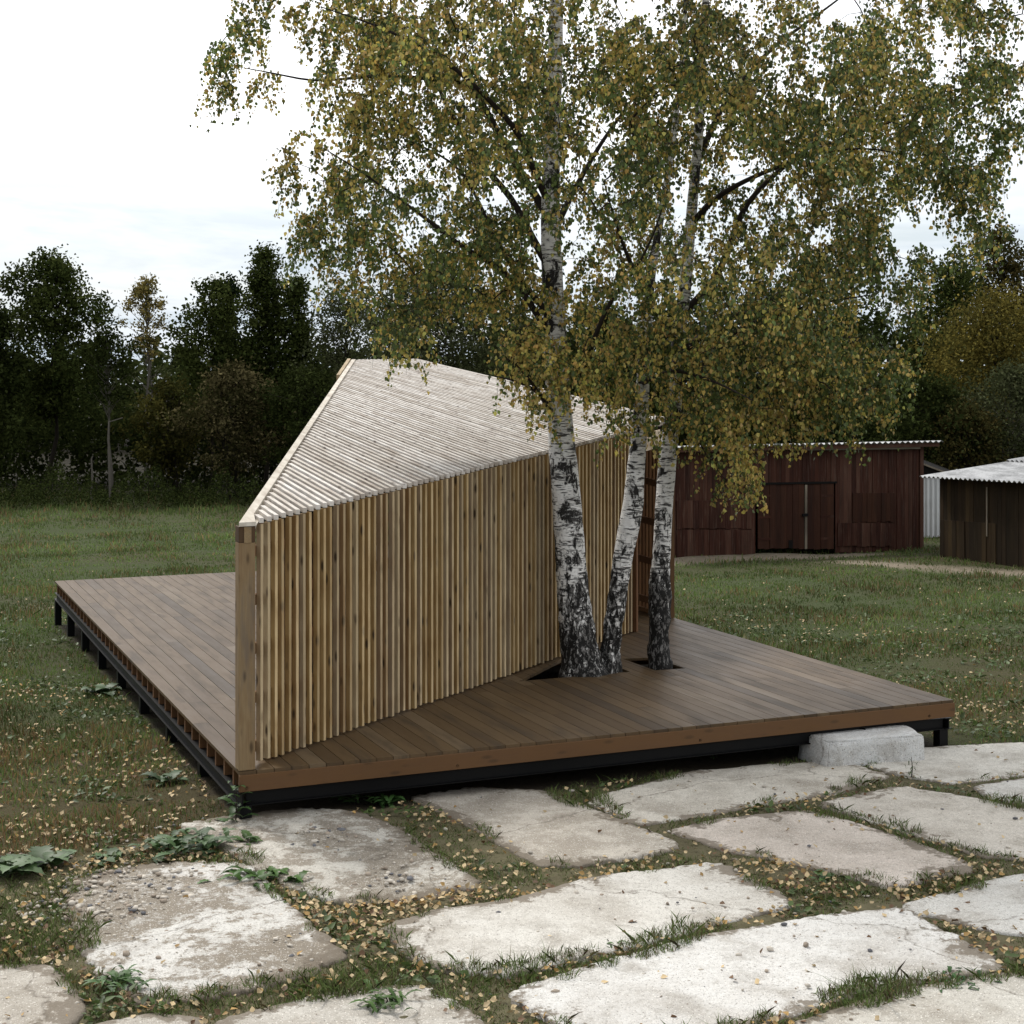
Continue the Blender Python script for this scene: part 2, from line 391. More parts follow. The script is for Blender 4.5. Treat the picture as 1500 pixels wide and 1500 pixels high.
# ------------------------------------------------------------------ deck frame
A = zp(350, 1131, 0)[:2]; C = zp(80, 851, 0)[:2]; B0 = zp(1397, 1025, 0)[:2]
U = (C-A)/np.linalg.norm(C-A); Vv = np.array((U[1], -U[0]))
LA = float(np.linalg.norm(C-A)); LB = float((B0-A)@Vv)
def dk(a, b, z=0.0): p = A+U*a+Vv*b; return np.array((p[0], p[1], z))
def ab(p): q = np.array(p[:2])-A; return float(q@U), float(q@Vv)
E = ab(zp(930, 926, 0)); FF = ab(zp(990, 904.5, 0)); FF = (FF[0], LB-.01)
ABACK, BP1 = 16.1, 5.9
SA, SB, Z0 = .091, .016, 2.03
def rz(a, b): return Z0+SA*a+SB*b
U3 = np.array((U[0], U[1], 0)); V3 = np.array((Vv[0], Vv[1], 0)); UZ = np.array((0, 0, 1.))
US = unit(np.array((U[0], U[1], SA)))

hole1 = [ab(zp(x, y, 0)) for x, y in ((760, 998), (923, 984), (880, 967), (832, 962))]
hole2 = [ab(zp(x, y, 0)) for x, y in ((912, 965), (960, 982), (1004, 979), (956, 963))]
def ccw(p):
    s = sum(p[i][0]*p[(i+1) % len(p)][1]-p[(i+1) % len(p)][0]*p[i][1] for i in range(len(p)))
    return p if s > 0 else p[::-1]
hole1, hole2 = ccw(hole1), ccw(hole2)
def clip(poly, p, q, keep):
    out = []; n = len(poly)
    f = lambda r: ((q[0]-p[0])*(r[1]-p[1])-(q[1]-p[1])*(r[0]-p[0]))*keep
    for i in range(n):
        c, d = poly[i], poly[(i+1) % n]; fc, fd = f(c), f(d)
        if fc >= 0: out.append(c)
        if (fc > 0) != (fd > 0) and abs(fc-fd) > 1e-12:
            s = fc/(fc-fd); out.append((c[0]+s*(d[0]-c[0]), c[1]+s*(d[1]-c[1])))
    return out
def area(p): return abs(sum(p[i][0]*p[(i+1) % len(p)][1]-p[(i+1) % len(p)][0]*p[i][1] for i in range(len(p))))/2 if len(p) > 2 else 0
def minus(polys, hole):
    res = []
    for po in polys:
        cur = po
        for i in range(len(hole)):
            p, q = hole[i], hole[(i+1) % len(hole)]
            o = clip(cur, p, q, -1)
            if area(o) > 1e-5: res.append(o)
            cur = clip(cur, p, q, 1)
            if area(cur) < 1e-5: break
    return res
deck = thing('timber_deck', (*dk(0, 0)[:2], -.45), 'low brown plank deck on black steel legs carrying the slatted pavilion', 'deck')
bx = Bx(); PW = .1465; nb = int(LB/PW); PW = LB/nb; BSTEP = 4.4
for i in range(nb):
    b0, b1 = i*PW+.003, (i+1)*PW-.003
    aend = LA if b1 < BSTEP else ABACK+.1
    a = 0.0; first = True
    while a < aend-.01:
        L = random.uniform(2.2, 4.2) if not first else random.uniform(.9, 4)
        first = False; a2 = min(a+L, aend)
        if aend-a2 < .5: a2 = aend
        r = random.random()
        polys = [[(a, b0), (a2-.003, b0), (a2-.003, b1), (a, b1)]]
        for h in (hole1, hole2): polys = minus(polys, h)
        for p in polys: bx.prism([dk(*q) for q in ccw(p)][::-1], -.028, 0, U, r)
        a = a2
bx.build('deck_boards', M['deck'], deck)
bx = Bx(); zf = -.028-.068
bx.beam(dk(-.0, .0, zf), dk(0, LB, zf), U3, .04, UZ, .136, .6)
fa = bx.build('front_fascia', M['fascia'], deck, .003)
for bb in (.06, 1.9, 4.3, 6.9):
    tb = Tubes(); tb.add([dk(-.018, bb, -.13), dk(-.026, bb, -.13)], [.012, .010], 8); tb.build('bolt', M['steel'], fa)
for k in range(int(LA/.345)):
    a = .30+k*.345; segs = [(.02, LB-.05)]
    for h in (hole1, hole2):
        ha = [q[0] for q in h]; hb = [q[1] for q in h]
        if min(ha)-.12 < a < max(ha)+.12:
            segs = [p for s0, s1 in segs for p in ((s0, min(s1, min(hb)-.1)), (max(s0, max(hb)+.1), s1)) if p[1]-p[0] > .1]
    for s0, s1 in segs:
        bx = Bx(); bx.beam(dk(a, s0, -.103), dk(a, s1, -.103), U3, .045, UZ, .145); bx.build('joist', M['joist'], deck)
def ibeam(p0, p1, wd):
    pr = [(-.0375, -.056), (.0375, -.056), (.0375, -.048), (.006, -.048), (.006, .048), (.0375, .048), (.0375, .056), (-.0375, .056), (-.0375, .048), (-.006, .048), (-.006, -.048), (-.0375, -.048)]
    Vv_ = [np.asarray(p)+np.asarray(wd)*x+UZ*z for p in (p0, p1) for x, z in pr]; n = 12
    return mk('steel_beam', Vv_, [tuple(range(11, -1, -1)), tuple(range(12, 24))]+[(i, (i+1) % n, n+(i+1) % n, n+i) for i in range(n)], M['steel'], deck)
ibeam(dk(0, .03, -.233), dk(LA-.05, .03, -.233), V3); ibeam(dk(0, LB-.06, -.233), dk(ABACK, LB-.06, -.233), V3)
ibeam(dk(.05, .07, -.233), dk(.05, LB-.1, -.233), U3); ibeam(dk(LA-.06, .07, -.233), dk(LA-.06, LB-.1, -.233), U3)
ibeam(dk(0, 6.15, -.233), dk(ABACK, 6.15, -.233), V3)
legs = [(.06+i*1.61, .03+.03) for i in range(9)]+[(.09+i*2.3, LB-.09) for i in range(8)]+[(5.5, 3.4), (9, 3.4), (LA-.07, 3.4), (LA-.07, 5.4), (1.0, 3.4)]
for a, b in legs:
    p = dk(a, b); g = float(gz(p[1]))-.08
    bx = Bx(); bx.beam((p[0], p[1], g), (p[0], p[1], -.289), U3, .10, V3, .10); bx.build('leg', M['steel'], deck)

# ------------------------------------------------------------------ pavilion
pav = thing('pavilion', dk(0, 0), 'wedge shaped pavilion of upright pale wooden slats with sloping slatted roof', 'pavilion')
PA = dk(0, 0); PE = dk(*E)
WD = unit(PE-PA); WN = np.array((WD[1], -WD[0], 0)); WL = float(np.linalg.norm(PE-PA))
wb = float(WD@V3); wa = float(WD@U3)
POST = .138
# corner post
bx = Bx(); pc = PA+V3*.070+U3*.075
bx.beam(pc+UZ*.004, pc+UZ*(rz(0, 0)-.165), V3, POST, U3, .13, .3); post = bx.build('corner_post', M['post'], pav, .004)
bx = Bx(); bx.beam(pc+UZ*(rz(0, 0)-.163), pc+UZ*(rz(0, 0)-.032), V3, POST, U3, .13, .1); jb = bx.build('joint_block', M['darkwood'], pav, .003)
bx = Bx(); q = pc-U3*.066+UZ*(rz(0, 0)-.10)+V3*.005; bx.beam(q, q-U3*.004, V3, .06, UZ, .13, .9); bx.build('beam_end', M['post'], jb)
# wall slats and roof slats share one spacing
SP = .1; ts = np.arange(.195, WL-.01, SP); SW, SDp = .033, .046
slats = Bx(); rails = Bx(); roof = Bx()
for tt in ts:
    j = random.gauss(0, .004); p = PA+WD*(tt+j)
    a, b = ab(p); zt = rz(a, b)-.052; zb = random.uniform(.012, .03)
    tl = np.array((*(WD[:2]*random.gauss(0, .003)), 0))
    inholes = False
    slats.beam(p+UZ*zb-WN*SDp/2, p+tl+UZ*zt-WN*SDp/2, WD, SW+random.gauss(0, .0015), WN, SDp+random.gauss(0, .001))
slats.build('slatted_wall', M['slat'], pav)
for fr in (.06, .27, .48, .69, .90):
    p0 = PA+WD*.16-WN*(SDp+.024); p1 = PE-WN*(SDp+.024)
    z0 = fr*rz(0, 0)*.95+.03; z1 = fr*rz(*E)*.95+.03
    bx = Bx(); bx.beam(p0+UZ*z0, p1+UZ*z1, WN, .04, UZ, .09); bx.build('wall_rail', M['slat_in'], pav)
# entrance jamb at E and post at F
bx = Bx(); q = PE-WN*.03+WD*.03; bx.beam(q+UZ*.004, q+UZ*(rz(*E)-.08), WD, .05, WN, .1, .2); bx.build('door_jamb', M['slat_in'], pav)
PF = dk(*FF)
bx = Bx(); q = PF-V3*.06; bx.beam(q+UZ*.004, q+UZ*(rz(*FF)-.08), V3, .12, U3, .10, .5); bx.build('entrance_post', M['fascia'], pav, .004)
bx = Bx(); d = unit(PF-PE); nn = np.cross(d, UZ)
bx.beam(PE+UZ*(rz(*E)-.20)+nn*.02, PF+UZ*(rz(*FF)-.20)+nn*.02, nn, .04, UZ, .22, .5); bx.build('entrance_fascia', M['pale'], pav)
# inner and outer slatted walls: right side F -> back, and back wall
def slatwall(q0, q1, name, out):
    p0, p1 = dk(*q0), dk(*q1); d = unit(p1-p0); L = float(np.linalg.norm(p1-p0)); n = np.cross(d, UZ)*out
    s = Bx(); k = 0.06
    while k < L-.03:
        p = p0+d*k; a, b = ab(p); s.beam(p+UZ*.02-n*.03, p+UZ*(rz(a, b)-.08)-n*.03, d, .036, n, .062); k += .1
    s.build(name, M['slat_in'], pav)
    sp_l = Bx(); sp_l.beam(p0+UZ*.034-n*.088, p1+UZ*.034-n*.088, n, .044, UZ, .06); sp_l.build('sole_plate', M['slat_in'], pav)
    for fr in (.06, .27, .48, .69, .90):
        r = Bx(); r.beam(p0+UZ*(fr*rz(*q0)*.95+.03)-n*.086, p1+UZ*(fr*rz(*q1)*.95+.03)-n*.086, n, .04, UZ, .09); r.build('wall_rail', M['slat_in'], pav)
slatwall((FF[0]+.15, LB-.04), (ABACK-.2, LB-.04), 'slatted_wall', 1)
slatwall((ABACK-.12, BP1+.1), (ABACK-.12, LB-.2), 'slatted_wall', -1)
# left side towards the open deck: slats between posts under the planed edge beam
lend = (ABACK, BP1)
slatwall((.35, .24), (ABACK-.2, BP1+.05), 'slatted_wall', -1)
for f in (.27, .52, .77, .985):
    a, b = lend[0]*f-.05, lend[1]*f+.1; p = dk(a, b); bx = Bx(); bx.beam(p+UZ*.004, p+UZ*(rz(a, b)-.2), V3, .12, U3, .12); bx.build('side_post', M['post'], pav, .004)
ed = unit(np.array(lend)); perp = np.array((-ed[1], ed[0])) ; perp = perp if perp[1] > 0 else -perp
def dkz(a, b, dz=0): return dk(a, b, rz(a, b)+dz)
# edge beam: mitred flat board whose outer side runs from the near corner to the back
W = .072
o0, o1 = np.array((0., 0.)), np.array(lend); i0 = np.array((0.0, POST)); 
tt0 = perp*W
ib = o0+tt0; ie = o1+tt0
poly_top = [dkz(*o0, .004), dkz(*i0, .004), dkz(ib[0]+1.2*ed[0]*0.35, ib[1]+1.2*ed[1]*.35, .004), dkz(*ie, .004), dkz(*o1, .004)]
poly_bot = [p-UZ*.17 if k not in (0, 1) else p-UZ*.034 for k, p in enumerate(poly_top)]
Vb = poly_top+poly_bot; n = 5
Fb = [(4, 3, 2, 1, 0), (5, 6, 7, 8, 9)]+[(k, (k+1) % n, n+(k+1) % n, n+k) for k in range(n)]
lc = [(float(np.dot(p, U3)), float(np.dot(p, V3)), p[2]) for p in Vb]
mk('edge_beam', Vb, Fb, M['beam'], pav, lc=lc, rnd=[.5]*10)
# roof slats, in line with the wall slats
def a_front(b):
    if b <= E[1]: return b*E[0]/E[1]
    return E[0]+(b-E[1])*(FF[0]-E[0])/(FF[1]-E[1])
bs = [float((PA+WD*tt)[:2]@Vv-A@Vv) for tt in ts]
while bs[-1] < LB-.05: bs.append(bs[-1]+SP*wb)
SN = unit(np.cross(US, V3)); SN = SN if SN[2] > 0 else -SN
for b in bs:
    a0 = a_front(b)+.0; a1 = min(ABACK, (b-W-.03)*lend[0]/lend[1]) if b < BP1+W else ABACK
    a0 -= .01
    if a1-a0 < .05: continue
    a = a0; first = True
    while a < a1-.02:
        L = random.uniform(2.4, 4.5) if not first else random.uniform(.8, 4.5); first = False
        e = min(a1, a+L); e = a1 if a1-e < .4 else e
        bj = b+random.gauss(0, .002); dz = random.gauss(0, .0015)
        roof.beam(dkz(a, bj, -.022+dz), dkz(e-.002, bj, -.022+dz), V3, .037, SN, .042); a = e
roof.build('roof_slats', M['roofslat'], pav)
Vm = []; 
mp = [(.35, .19), (E[0]+.15, E[1]-.02), (FF[0]+.1, LB-.06), (ABACK-.1, LB-.06), (ABACK-.1, BP1+.15)]
for dz in (-.075, -.115): Vm += [dkz(a, b, dz) for a, b in mp]
mk('roof_light_block', Vm, [(0, 1, 2, 3, 4), (9, 8, 7, 6, 5)]+[(k, 5+k, 5+(k+1) % 5, (k+1) % 5) for k in range(5)], M['dark'], pav)  # sheet added under the roof slats to block light and keep the gaps dark
# rear trim seen above the edge beam
bx = Bx(); s0, s1 = .80, .995
bx.beam(dkz(lend[0]*s0, lend[1]*s0-.05, -.075), dkz(lend[0]*s1, lend[1]*s1-.05, -.055), V3, .06, UZ, .16, .8); bx.build('edge_trim', M['slat'], pav)

# ------------------------------------------------------------------ slabs
SL = [
 ([(750,1449),(1000,1375),(1240,1335),(1318,1333),(1400,1376),(1467,1417),(1290,1447),(1110,1500),(1000,1535),(870,1525),(815,1490)], (.66,.645,.615), .10, 'largest white concrete slab, smooth and clean, at the bottom right of the photo'),
 ([(1160,1500),(1310,1449),(1480,1423),(1620,1440),(1680,1500),(1500,1570),(1200,1570),(1120,1530)], (.55,.525,.47), .2, 'cracked concrete slab in the bottom right corner, in front of the largest white slab'),
 ([(567,1355),(640,1333),(767,1312),(860,1285),(1050,1263),(1100,1290),(1160,1325),(1000,1365),(760,1423),(665,1421),(605,1393)], (.63,.605,.555), .12, 'pale concrete slab crossed by two parallel straight grooves'),
 ([(985,1216),(1050,1199),(1180,1186),(1240,1200),(1340,1232),(1432,1271),(1300,1296),(1190,1270),(1070,1246)], (.63,.555,.49), .12, 'pinkish speckled concrete slab ringed by leaf litter, right of the grooved slab'),
 ([(1195,1176),(1320,1151),(1400,1163),(1530,1190),(1540,1262),(1430,1250),(1330,1218)], (.58,.535,.47), .15, 'speckled beige slab behind the pinkish slab at the right edge'),
 ([(1240,1108),(1370,1093),(1560,1085),(1580,1125),(1400,1146),(1310,1131)], (.63,.60,.54), .15, 'pebbly concrete slab lying just in front of the deck leg at right'),
 ([(865,1168),(1010,1130),(1110,1120),(1230,1113),(1300,1137),(1220,1160),(1010,1196),(935,1207)], (.60,.56,.49), .2, 'sandy beige slab in front of the concrete step block'),
 ([(600,1168),(700,1152),(800,1158),(900,1196),(1000,1238),(850,1264),(790,1266),(700,1214)], (.52,.475,.41), .45, 'dusty brownish slab below the middle of the deck front'),
 ([(265,1208),(340,1195),(450,1182),(530,1190),(590,1216),(640,1250),(702,1292),(620,1311),(500,1322),(420,1292),(350,1252)], (.58,.55,.49), .9, 'broken gravelly slab beside the near corner of the deck'),
 ([(95,1292),(210,1264),(360,1264),(400,1306),(450,1350),(508,1398),(400,1440),(222,1468),(150,1432),(118,1380)], (.66,.64,.60), 1.0, 'crumbling white slab with stones scattered on it at lower left'),
 ([(-90,1420),(0,1411),(70,1412),(112,1442),(125,1470),(90,1520),(-80,1540)], (.50,.465,.41), .25, 'slab with a dark crack in the bottom left corner'),
 ([(320,1492),(500,1449),(610,1442),(670,1470),(720,1510),(640,1580),(330,1580)], (.52,.49,.44), .3, 'sandy slab at the bottom edge, left of the grassy cross of joints'),
 ([(1316,1327),(1440,1290),(1560,1268),(1640,1330),(1560,1372),(1455,1362)], (.60,.585,.55), .12, 'smooth grey white slab at the right edge, above the largest white slab'),
 ([(1425,1150),(1560,1130),(1620,1160),(1560,1185),(1450,1170)], (.60,.58,.54), .12, 'small bright slab corner at the right edge near the deck leg'),
 ([(130,1500),(220,1482),(300,1490),(290,1560),(120,1570)], (.5,.47,.42), .3, 'sliver of slab at the bottom edge between two weedy joints'),
]
slab_polys = []; SLZ = .022
def chaikin(P, it=1):
    for _ in range(it):
        Q = []
        for i in range(len(P)):
            a, b = P[i], P[(i+1) % len(P)]; Q += [a*.9+b*.1, a*.1+b*.9]
        P = Q
    return P
for pts, col, rgh, lab in SL:
    P = chaikin([gp(x, y, SLZ) for x, y in pts], 1)
    Q = []
    for i in range(len(P)):
        a, b = P[i], P[(i+1) % len(P)]; m = max(1, int(np.linalg.norm(b-a)/.03))
        for k in range(m): Q.append(a+(b-a)*k/m)
    Q = np.array(Q); c = Q.mean(0)
    s = 1.035+(nz(Q, 3.0, 3)*.007+nz(Q, 11., 4)*.010+nz(Q, 30., 6)*.010+RS.randn(len(Q))*.006)*(1+rgh*.8)
    Q[:, :2] = c[:2]+(Q[:, :2]-c[:2])*s[:, None]
    slab_polys.append(Q.copy())
    # concentric rings give an uneven top with a broken rim
    n = len(Q); V = []; Lc = []; rings = [(-.004, 1.0, -.13), (0, 1.0, -.010), (.012, None, -.001)]
    cen = c.copy(); dist = np.linalg.norm(Q[:, :2]-cen[:2], axis=1)
    V.append(np.c_[Q[:, 0], Q[:, 1], Q[:, 2]-.14]); Lc.append(np.zeros(n))
    V.append(np.c_[Q[:, 0], Q[:, 1], Q[:, 2]-.010]); Lc.append(np.zeros(n))
    for ins in (.02, .06, .12, .22, .38, .6):
        f = np.clip(1-ins/dist, .02, 1); X = cen[:2]+(Q[:, :2]-cen[:2])*f[:, None]
        zz = np.interp(np.minimum(ins, 1), [0, .06], [-.004, 0])+gz(X[:, 1])+SLZ
        pp = np.c_[X, zz]; pp[:, 2] += nz(np.c_[X, X[:, 0]*0], 2.2, 9)*.006+nz(np.c_[X, X[:, 0]*0], 9, 5)*.004*(.4+rgh)
        V.append(pp); Lc.append(np.full(n, ins))
    for f0 in (.5, .2):
        X = cen[:2]+(X-cen[:2])*f0; pp = np.c_[X, gz(X[:, 1])+SLZ+nz(np.c_[X, X[:, 0]*0], 2.2, 9)*.006]; V.append(pp); Lc.append(np.full(n, 1.))
    m = len(V); V = np.concatenate(V); lcv = np.zeros((len(V), 3)); lcv[:, 0] = np.concatenate(Lc)
    Fc = []
    for r in range(m-1):
        for i in range(n): j = (i+1) % n; Fc.append((r*n+i, r*n+j, (r+1)*n+j, (r+1)*n+i))
    Fc.append(tuple((m-1)*n+i for i in range(n)))
    if area([(q[0], q[1]) for q in Q]) and sum(Q[i][0]*Q[(i+1) % n][1]-Q[(i+1) % n][0]*Q[i][1] for i in range(n)) < 0: Fc = [f[::-1] for f in Fc]
    o = mk('concrete_slab', V-c*0, Fc, M['concrete'], None, col=col, lc=lcv, rnd=np.full(len(V), rgh), smooth=True)
    me = o.data; cc = np.array((c[0], c[1], c[2])); co_ = V-cc; me.vertices.foreach_set('co', co_.astype(np.float32).ravel()); o.location = cc
    tag(o, lab, 'slab', 'old concrete road slabs in front of the deck')

# step block
ZT = -.205
tc4 = [zp(1172, 1071, ZT), zp(1214, 1087, ZT), zp(1352, 1077, ZT), zp(1322, 1058, ZT)]
c = sum(tc4)/4; c[2] = -.43
bm = bmesh.new(); vs = []
for zz, gr_ in ((-.50, .035), (None, 0)):
    for q in tc4:
        d_ = q-np.array((c[0], c[1], q[2])); e_ = q+unit(d_)*gr_
        vs.append(bm.verts.new((e_[0], e_[1], ZT if zz is None else zz)))
for f in ((0, 1, 2, 3), (7, 6, 5, 4), (0, 4, 5, 1), (1, 5, 6, 2), (2, 6, 7, 3), (3, 7, 4, 0)): bm.faces.new([vs[i] for i in f])
bmesh.ops.recalc_face_normals(bm, faces=bm.faces)
bmesh.ops.bevel(bm, geom=bm.edges[:], offset=.014, segments=2, affect='EDGES')
bmesh.ops.subdivide_edges(bm, edges=bm.edges[:], cuts=5, use_grid_fill=True)
P = np.array([v.co[:] for v in bm.verts]); dd = nz(P, 6, 21)*.007+nz(P, 17, 22)*.004+nz(P, 40, 23)*.003
for v, q in zip(bm.verts, dd): v.co += v.normal*q
for v in bm.verts: v.co -= mathutils.Vector(c)
me = bpy.data.meshes.new('concrete_step'); bm.to_mesh(me); bm.free()
n = len(me.vertices); a = me.attributes.new('col', 'FLOAT_COLOR', 'POINT'); a.data.foreach_set('color', np.tile(np.array((.62, .62, .61, 1), np.float32), n))
a = me.attributes.new('rnd', 'FLOAT', 'POINT'); a.data.foreach_set('value', np.full(n, .2, np.float32))
a = me.attributes.new('lc', 'FLOAT_VECTOR', 'POINT'); a.data.foreach_set('vector', np.tile(np.array((.6, 0, 0), np.float32), n))
me.materials.append(M['concrete']); me.polygons.foreach_set('use_smooth', np.ones(len(me.polygons), bool))
o = bpy.data.objects.new('concrete_step', me); COL.objects.link(o); o.location = c
tag(o, 'chipped grey concrete block used as a step at the deck front', 'step')

# ------------------------------------------------------------------ ground
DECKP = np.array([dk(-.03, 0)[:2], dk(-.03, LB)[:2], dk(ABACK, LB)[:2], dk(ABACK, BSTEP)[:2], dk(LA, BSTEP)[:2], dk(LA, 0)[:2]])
def gcol(X, Y):
    P = np.c_[X, Y, X*0]
    g = np.tile(np.array((.052, .068, .026)), (len(X), 1))
    m = np.clip(nz(P, .35, 31)*.8+.3, 0, 1)[:, None]; g = g*(1-m)+np.array((.060, .056, .027))*m
    # brown, dry and littered grass left of the deck and round the birches
    lf = np.clip((18-Y)/5, 0, 1)*np.clip((-1.2-X)/1.5, 0, 1)
    lf = np.maximum(lf, np.clip(1-np.hypot(X-6, (Y-17.5)*.6)/3.2, 0, 1)*.8)[:, None]; g = g*(1-lf*.7)+np.array((.085, .062, .033))*lf*.7
    fo = np.clip((Y-60)/6, 0, 1)[:, None]; g = g*(1-fo)+np.array((.014, .013, .008))*fo      # leaf mould under the wood
    # slab apron: grey brown sand
    ap = np.clip((15.4-Y)/1.0, 0, 1)*np.clip((12.75+1.05*np.minimum(X+2.2, 0)-Y+np.where(X > -2.2, 9, 0)+nz(P, 1.5, 45)*.15)/.3, 0, 1)
    ap = (ap*(Y < 15.8))[:, None]; g = g*(1-ap)+np.array((.15, .135, .08))*ap
    ud = inpoly(X, Y, DECKP)[:, None]; g = np.where(ud, np.array((.035, .028, .02)), g)  # deck footprint: dark soil with the shade under the deck put into its colour
    # trodden earth in front of the red shed and by the brown shed
    d1 = np.clip(1.35-np.abs((Y-36.75-.5*(X-4.2))/.95)-np.clip(np.abs(X-5.9)-2.9, 0, 9)/1.0+nz(P, .9, 41)*.22, 0, 1)
    d2 = np.clip(1.15-np.abs((Y-34.6+.75*(X-9.3))/1.1)-np.clip(np.abs(X-10.0)-1.9, 0, 9)/1.2+nz(P, .9, 42)*.35, 0, 1)
    d3 = np.clip(1.0-np.hypot((X+7.0)/2.2, (Y-27.0)/.9)+nz(P, .9, 43)*.3, 0, 1)
    d = np.clip(np.maximum(np.maximum(d1*1.6, d2*1.1), d3), 0, 1)[:, None]; g = g*(1-d)+np.array((.25, .21, .158))*d
    return g, d[:, 0], lf[:, 0]
ys = np.concatenate([np.arange(4, 20, .16), np.arange(20, 46, .3), np.geomspace(46, 1500, 60)])
xs = np.concatenate([-np.geomspace(1200, 14.2, 40), np.arange(-14, 14.01, .2), np.geomspace(14.2, 1200, 40)])
GX, GY = np.meshgrid(xs, ys); X, Y = GX.ravel(), GY.ravel()
P = np.c_[X, Y, X*0]
Z = gz(Y)+(nz(P, 1.7, 51)*.012+nz(P, 6, 52)*.006)*np.where(Y < 46, 1, 0)+nz(P, .25, 53)*.05*np.clip((Y-16)/8, 0, 1)*np.where(Y < 60, 1, 0)
def gheight(X, Y):
    P = np.c_[X, Y, X*0]
    return gz(Y)+(nz(P, 1.7, 51)*.012+nz(P, 6, 52)*.006)*np.where(Y < 46, 1, 0)+nz(P, .25, 53)*.05*np.clip((Y-16)/8, 0, 1)*np.where(Y < 60, 1, 0)
nx = len(xs); i = np.arange(len(ys)-1)[:, None]*nx+np.arange(nx-1)[None, :]
Fg = np.stack([i, i+1, i+nx+1, i+nx], -1).reshape(-1, 4)
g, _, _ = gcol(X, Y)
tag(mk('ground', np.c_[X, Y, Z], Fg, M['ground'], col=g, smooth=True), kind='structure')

def apr(X, Y): return (Y < 15.2) & ((X > -2.2) | (Y < 12.75+1.05*(X+2.2)))
def slabdist(X, Y):
    ins = np.zeros(len(X), bool); d = np.full(len(X), 9.)
    for q in slab_polys:
        lo, hi_ = q[:, :2].min(0)-.6, q[:, :2].max(0)+.6
        m = (X > lo[0]) & (X < hi_[0]) & (Y > lo[1]) & (Y < hi_[1])
        if m.any():
            ii = np.where(m)[0]; ins[ii] |= inpoly(X[ii], Y[ii], q); d[ii] = np.minimum(d[ii], polydist(X[ii], Y[ii], q[::3]))
    return ins, d
def blades(C, H, W, lean=.45, rs=RS):
    n = len(C); an = rs.rand(n)*2*pi; b = np.c_[np.cos(an), np.sin(an), an*0]
    an2 = rs.rand(n)*2*pi; l = np.c_[np.cos(an2), np.sin(an2), an2*0]*np.abs(rs.randn(n)*lean)[:, None]
    H = H[:, None]; W = W[:, None]
    tip = C+(l+np.array((0, 0, 1.)))*H*np.array((1, 1, 1)); mid = C+(l*.35+np.array((0, 0, .6)))*H
    V = np.stack([C-b*W*.5, C+b*W*.5, mid+b*W*.35, tip, mid-b*W*.35], 1).reshape(-1, 3)
    i = np.arange(n)[:, None]*5; return V, i+np.array([[0, 1, 2, 3, 4]])
# lawn blades
N = 330000
Dd = np.exp(RS.uniform(np.log(8.3), np.log(64), N)); Xx = (RS.uniform(-130, 1630, N)-CX)/F*Dd
g, dirt, dry = gcol(Xx, Dd)
ins, sdist = slabdist(Xx, Dd); apron = apr(Xx, Dd)
patch = nz(np.c_[Xx, Dd, Xx*0], .9, 61)+.5*nz(np.c_[Xx, Dd, Xx*0], 3, 62)
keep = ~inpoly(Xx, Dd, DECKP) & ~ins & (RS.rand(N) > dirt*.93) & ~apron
keep &= ~((dry > .4) & (RS.rand(N) < .05))
keep &= (patch > -.9) | (RS.rand(N) < .35)
Xx, Dd, dry, patch = Xx[keep], Dd[keep], dry[keep], patch[keep]; n = len(Xx)
far = np.clip((Dd-48)/10, 0, 1)*(Xx < 0)
H = (.022+.045*RS.rand(n)**2)*(Dd/14)**.45*(1+.6*np.clip(patch, -1, 1.6))*(1+2.2*far*RS.rand(n))*(1+.5*dry*RS.rand(n)); Wd = .0075*(Dd/11)**.95
gr = np.array((.125, .178, .052))*(.55+.8*RS.rand(n))[:, None]; ye = np.array((.23, .205, .095)); br = np.array((.235, .15, .072))
k = RS.rand(n)[:, None]; mixd = (np.clip(patch*.25+.11, 0, .5)[:, None]+dry[:, None]*.33)
c = np.where(k < mixd, np.where(RS.rand(n)[:, None] < .5+.4*dry[:, None], br, ye)*(.6+.7*RS.rand(n))[:, None], gr)
c = c*(1-.45*far[:, None])*np.clip(1.02+.30*nz(np.c_[Xx, Dd, Xx*0], .55, 63)+.20*nz(np.c_[Xx, Dd, Xx*0], 2.2, 64), .5, 1.6)[:, None]
V, Fc = blades(np.c_[Xx, Dd, gheight(Xx, Dd)-.005], H, Wd)
tag(mk('lawn_grass', V, Fc, M['grass'], col=np.repeat(c, 5, 0)), 'short patchy green and brown grass covering the meadow', 'grass', kind='stuff')
# grass in the slab joints
N = 260000
Dd = np.exp(RS.uniform(np.log(8.3), np.log(15.4), N)); Xx = (RS.uniform(-60, 1560, N)-CX)/F*Dd
apron = apr(Xx, Dd)
ins, sd_ = slabdist(Xx, Dd)
pt = nz(np.c_[Xx, Dd, Xx*0], 2.1, 71)+.6*nz(np.c_[Xx, Dd, Xx*0], 6, 72)
fd = (np.c_[Xx, Dd]-A)@U; fb = (np.c_[Xx, Dd]-A)@Vv
strip = (fd > -.42) & (fd < .05) & (fb > 2.1) & (fb < 5.3) & (RS.rand(N) < .8) & ~ins
keep = apron & ~(inpoly(Xx, Dd, DECKP) & ~strip) & (strip | ((~ins) & (sd_ < .5) & (pt > -.8)) | (ins & (sd_ < .13*np.clip(pt, 0, 1)+.02) & (pt > .05)))
Xx, Dd, pt, ins = Xx[keep], Dd[keep], pt[keep], ins[keep]; n = len(Xx)
H = (.014+.060*RS.rand(n)**2.2)*(.6+.6*np.clip(pt, -.5, 1.3)); Wd = .0035+.0035*RS.rand(n)
k = RS.rand(n)[:, None]
c = np.where(k < .2, np.array((.14, .12, .06)), np.where(k < .28, np.array((.10, .06, .03)), np.array((.125, .175, .050))))*(.45+1.0*RS.rand(n))[:, None]
